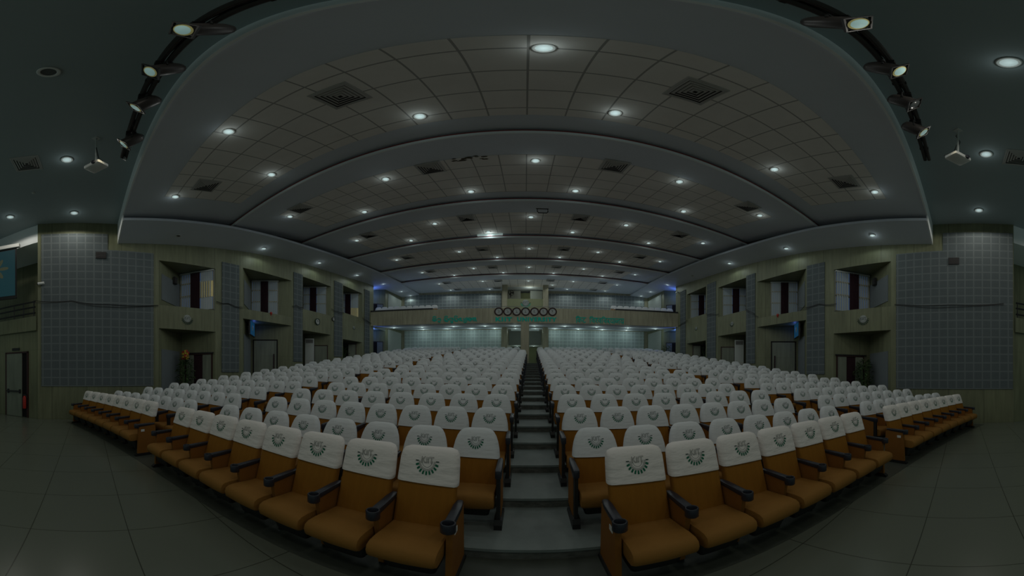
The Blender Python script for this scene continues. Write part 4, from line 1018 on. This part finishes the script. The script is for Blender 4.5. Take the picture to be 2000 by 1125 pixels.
def plant(loc, h, lab, flower=True, n=130, seed=1):
    rnd = random.Random(seed); r = empty('potted_plant', loc, 0, lab, 'plant', 'potted plants')
    g = MB(); g.lathe([(0, 0), (.14, 0), (.19, .30), (.21, .31), (.21, .35), (.18, .35), (.17, .30), (0, .30)], n=14, caps=False); g.build('pot', M['pot'], r, 40)
    g = MB()
    for q in range(6):
        a = q*1.05; g.tube([(.03*math.cos(a), .03*math.sin(a), .28), (.10*math.cos(a), .1*math.sin(a), h*.5), (.22*math.cos(a), .22*math.sin(a), h*(.75+.04*q))], .012, 5)
    g.build('stems', M['leaf'], r)
    g = MB()
    for q in range(n):
        z = .5 + (h-.5)*rnd.random()**.8; rad = (.34 if z < h*.75 else .24)*rnd.random()**.5; a = rnd.random()*2*PI; b = a + rnd.uniform(-1, 1)
        c = Vector((rad*math.cos(a), rad*math.sin(a), z)); L_ = rnd.uniform(.10, .19); d = Vector((math.cos(b), math.sin(b), rnd.uniform(-.5, .6))).normalized(); w_ = d.cross(Vector((0, 0, 1))).normalized()*L_*.24
        up = Vector((0, 0, .02))
        g.add([tuple(c), tuple(c+d*L_*.5+w_+up), tuple(c+d*L_), tuple(c+d*L_*.5-w_+up)], [(0, 1, 2, 3)])
    g.build('foliage', M['leaf'], r)
    if flower:
        g = MB(); rr = random.Random(5)
        for q in range(26):
            a = rr.random()*2*PI; c = Vector((.10*math.cos(a)*rr.random(), .10*math.sin(a), h+.0+.32*rr.random())); g.box(tuple(c), (.09, .07, .08), q % 2, a)
        g.build('flowers', [M['redp'], M['yellow']], r)
def niche_pt(s, i, u, o):
    B, P2 = niche_frame(s, i); d = (P2-B).normalized(); nrm = Vector((d.y, -d.x, 0))
    if nrm.y > 0: nrm = -nrm
    return B + d*u + nrm*o
p = niche_pt(-1, 0, .50, .42); plant((p.x, p.y, .605), 1.60, 'bushy potted plant topped by red and yellow flowers in the first niche, screen side', True, 240, 2)
p = niche_pt(1, 0, .50, .42); plant((p.x, p.y, .605), 1.62, 'bushy potted plant beside the first lower niche door, opposite the screen', False, 260, 3)
p = niche_pt(-1, 3, .30, .30); plant((p.x, p.y, 2.19), 1.25, 'dark potted plant in the fourth lower niche, screen side', False, 90, 4)
p = niche_pt(1, 3, .30, .30); plant((p.x, p.y, 2.19), 1.25, 'dark potted plant in the fourth lower niche, opposite the screen', False, 90, 5)
plant((10.0, 18.0, 2.56), 1.25, 'dark potted plant by the doorway under the balcony, opposite the screen', False, 80, 6)

# cables along the side walls
def cable(s, pts, lab):
    g = MB(); P = []
    for (ya, za), (yb2, zb) in zip(pts, pts[1:]):
        n = max(2, int((yb2-ya)/.25))
        for i in range(n):
            t = i/n; P.append((wx(s, ya+(yb2-ya)*t)-s*.06, ya+(yb2-ya)*t, za+(zb-za)*t - .05*math.sin(PI*t)))
    P.append((wx(s, pts[-1][0])-s*.06, pts[-1][0], pts[-1][1]))
    g.tube(P, .011, 5); g.tube([(x, y, z-.055-.03*math.sin(y*2.1)) for x, y, z in P], .008, 5)
    tag(g.build('wall_cable', M['blackm']), lab, 'cable', 'loose cables on the side walls')
cable(-1, [(-1.9, 4.22), (-.57, 4.18), (.71, 4.06), (2.5, 4.12)], 'loose dark cable strung across the large front panel, screen side')
cable(-1, [(4.86, 4.52), (5.4, 4.50), (6.1, 4.42)], 'loose dark cable across the first pier, screen side')
cable(-1, [(8.95, 4.95), (9.2, 5.02), (9.75, 5.0)], 'loose dark cable across the second pier, screen side')
cable(-1, [(12.05, 5.35), (12.6, 5.3), (13.25, 5.33)], 'loose dark cable across the third pier, screen side')
cable(-1, [(15.4, 5.4), (16.0, 5.3), (16.7, 5.2)], 'loose dark cable on the last pier, screen side')
cable(1, [(-1.4, 4.15), (.35, 4.09), (2.38, 4.2)], 'loose dark cable strung across the large front panel, opposite the screen')
cable(1, [(4.69, 4.46), (5.5, 4.55), (6.5, 4.5)], 'loose dark cable across the first pier, opposite the screen')
cable(1, [(8.85, 4.45), (9.2, 4.7), (9.75, 5.0)], 'loose dark cable across the second pier, opposite the screen')
cable(1, [(11.9, 5.1), (12.6, 5.2), (13.2, 5.35)], 'loose dark cable across the third pier, opposite the screen')
cable(1, [(15.3, 5.3), (16.0, 5.15), (16.5, 5.1)], 'loose dark cable on the last pier, opposite the screen')
# cameras
for s, Y, z, lab in ((-1, -1.6, 4.84, 'small white security camera at the gallery corner, screen side'), (1, 16.6, 7.55, 'small security camera high on the last pier, opposite the screen')):
    r = empty('security_camera', (wx(s, Y)-s*.02, Y, z), wrz(s), lab, 'camera', 'security cameras')
    g = MB(); g.box((0, -.05, 0), (.06, .10, .05)); g.build('bracket', M['offwhite'], r)
    g = MB(); g.tube([(.10, -.12, 0), (-.12, -.12, -.02)], .05, 10); bd = g.build('camera_body', M['white'], r, 40)
    g = MB(); g.tube([(-.12, -.12, -.02), (-.15, -.12, -.025)], .042, 10); g.build('camera_lens', M['blackm'], bd)
# balcony fan, control room panels, rail
r = empty('wall_fan', (-1.15, 22.0, 8.25), .5, 'black round fan in the control room opening', 'fan')
g = MB(); Mr = Matrix.Rotation(PI/2, 4, 'X'); g.lathe([(.22, -.05), (.25, 0), (.22, .05)], (0, 0, 0), 20, 0, Mr, caps=False)
for q in range(8):
    a = q*PI/4; g.tube([(.04*math.cos(a), -.05, .04*math.sin(a)), (.23*math.cos(a), -.04, .23*math.sin(a))], .006, 4)
g.build('fan_cage', M['blackm'], r)
g = MB()
for q in range(3):
    a = q*2*PI/3; g.quad((0, -.01, 0), (.18*math.cos(a-.4), .02, .18*math.sin(a-.4)), (.20*math.cos(a), 0, .20*math.sin(a)), (.18*math.cos(a+.4), -.03, .18*math.sin(a+.4)))
g.lathe([(.0, .05), (.05, .04), (.05, -.1), (0, -.12)], (0, 0, 0), 10, 0, Mr, caps=False); g.build('fan_blades', M['blackm'], r)
g = MB(); g.box((0, .1, -.18), (.05, .05, .4)); g.build('fan_arm', M['blackm'], r)
g = MB(); g.span(-1.48, -.42, 23.2, 23.28, 7.51, 8.78); tag(g.build('grey_partition', M['ctrl']), 'grey partition behind the fan in the control room opening', 'panel')
g = MB(); g.span(.38, 1.40, 23.2, 23.28, 7.51, 8.78); tag(g.build('white_partition', M['offwhite']), 'white partition panel inside the control room opening', 'panel')
g = MB(); g.span(-.42, .38, 23.7, 23.76, 7.51, 8.72); tag(g.build('cupboard_door', M['beige']), 'tan board standing between grey wall and white panel in the control room', 'board')
rl = empty('parapet_rail', (0, 18.1, 6.0), 0, 'thin steel handrail along the middle of the balcony parapet', 'railing')
pts = []
for i in range(25):
    x_ = -6.0 + 11.8*i/24; a = math.asin(x_/RP); pts.append((RP*math.sin(a), CY+(RP+.08)*math.cos(a)-18.1, .13))
g = MB(); g.tube(pts, .018, 6); g.build('handrail', M['steel'], rl, 40)
for i in range(0, 25, 4):
    g = MB(); p = pts[i]; g.tube([(p[0], p[1], -.01), (p[0], p[1], .13)], .014, 6); g.build('rail_post', M['steel'], rl)
# row-number plates on the front row end panels
for (k, s, blk, j, th, last) in SPOTS:
    if k == 1 and j == 1:
        R = rowR(1); q = .285; a = th
        x_, y_ = R*math.sin(a), CY+R*math.cos(a); sx = -s
        px = .26 + .0225
        wpx = x_ + sx*px*math.cos(a) + .12*math.sin(a); wpy = y_ - sx*px*math.sin(a) + .12*math.cos(a)
        g = MB(); g.box((0, 0, 0), (.006, .075, .045)); o = g.build('row_plate', M['white'], None, None, (wpx, wpy, .52)); o.rotation_euler = (0, 0, -a)
        tag(o, 'small white row plate on the front row at the %s, %s' % ('centre aisle' if blk == 1 else 'side aisle', SIDE[s]), 'plate', 'row plates')

# ------------------------------------------------------------------ light and camera
wld = bpy.data.worlds.new('hall_ambient'); sc.world = wld; wld.use_nodes = True
wld.node_tree.nodes['Background'].inputs[0].default_value = (.62, .85, .80, 1); wld.node_tree.nodes['Background'].inputs[1].default_value = .35
# blue neon in the balcony coves at both ends
for s in (-1, 1):
    for z, Y in ((4.70, 17.6), (7.7, 17.7)):
        l = bpy.data.lights.new('blue_cove_lamp', 'POINT'); l.energy = 22; l.color = (.12, .25, 1); l.shadow_soft_size = .05
        lo = bpy.data.objects.new('blue_cove_lamp', l); COL.objects.link(lo); lo.location = (wx(s, Y, .35), Y, z)
    l = bpy.data.lights.new('blue_niche_lamp', 'POINT'); l.energy = 4.0; l.color = (.12, .25, 1); l.shadow_soft_size = .05
    lo = bpy.data.objects.new('blue_niche_lamp', l); COL.objects.link(lo); lo.location = (wx(s, 7.0, .55), 7.1, 3.75)
l = lamp_data('control_room_lamp', 12, (.9, 1, .85)); lo = bpy.data.objects.new('control_room_lamp', l); COL.objects.link(lo); lo.location = (.3, 22.3, 8.45)

cam = bpy.data.cameras.new('camera'); co = bpy.data.objects.new('camera', cam); COL.objects.link(co)
cam.type = 'PANO'; cam.panorama_type = 'EQUIRECTANGULAR'
F_ = 543.7
cam.longitude_min = -1026/F_; cam.longitude_max = (2000-1026)/F_
cam.latitude_min = -(1125-730)/F_; cam.latitude_max = 730/F_
cam.clip_start = .05; cam.clip_end = 200
co.location = (0, 0, 1.65); co.rotation_euler = (Matrix.Rotation(PI/2, 4, 'X') @ Matrix.Rotation(2.5/F_, 4, 'Z')).to_euler()
sc.camera = co
sc.view_settings.view_transform = 'Standard'; sc.view_settings.look = 'None'; sc.view_settings.gamma = 1
sc.view_settings.exposure = -1.42; sc.view_settings.use_curve_mapping = False
sc.cycles.use_denoising = True; sc.cycles.sample_clamp_indirect = 2.0
sc.cycles.max_bounces = 6; sc.cycles.diffuse_bounces = 4
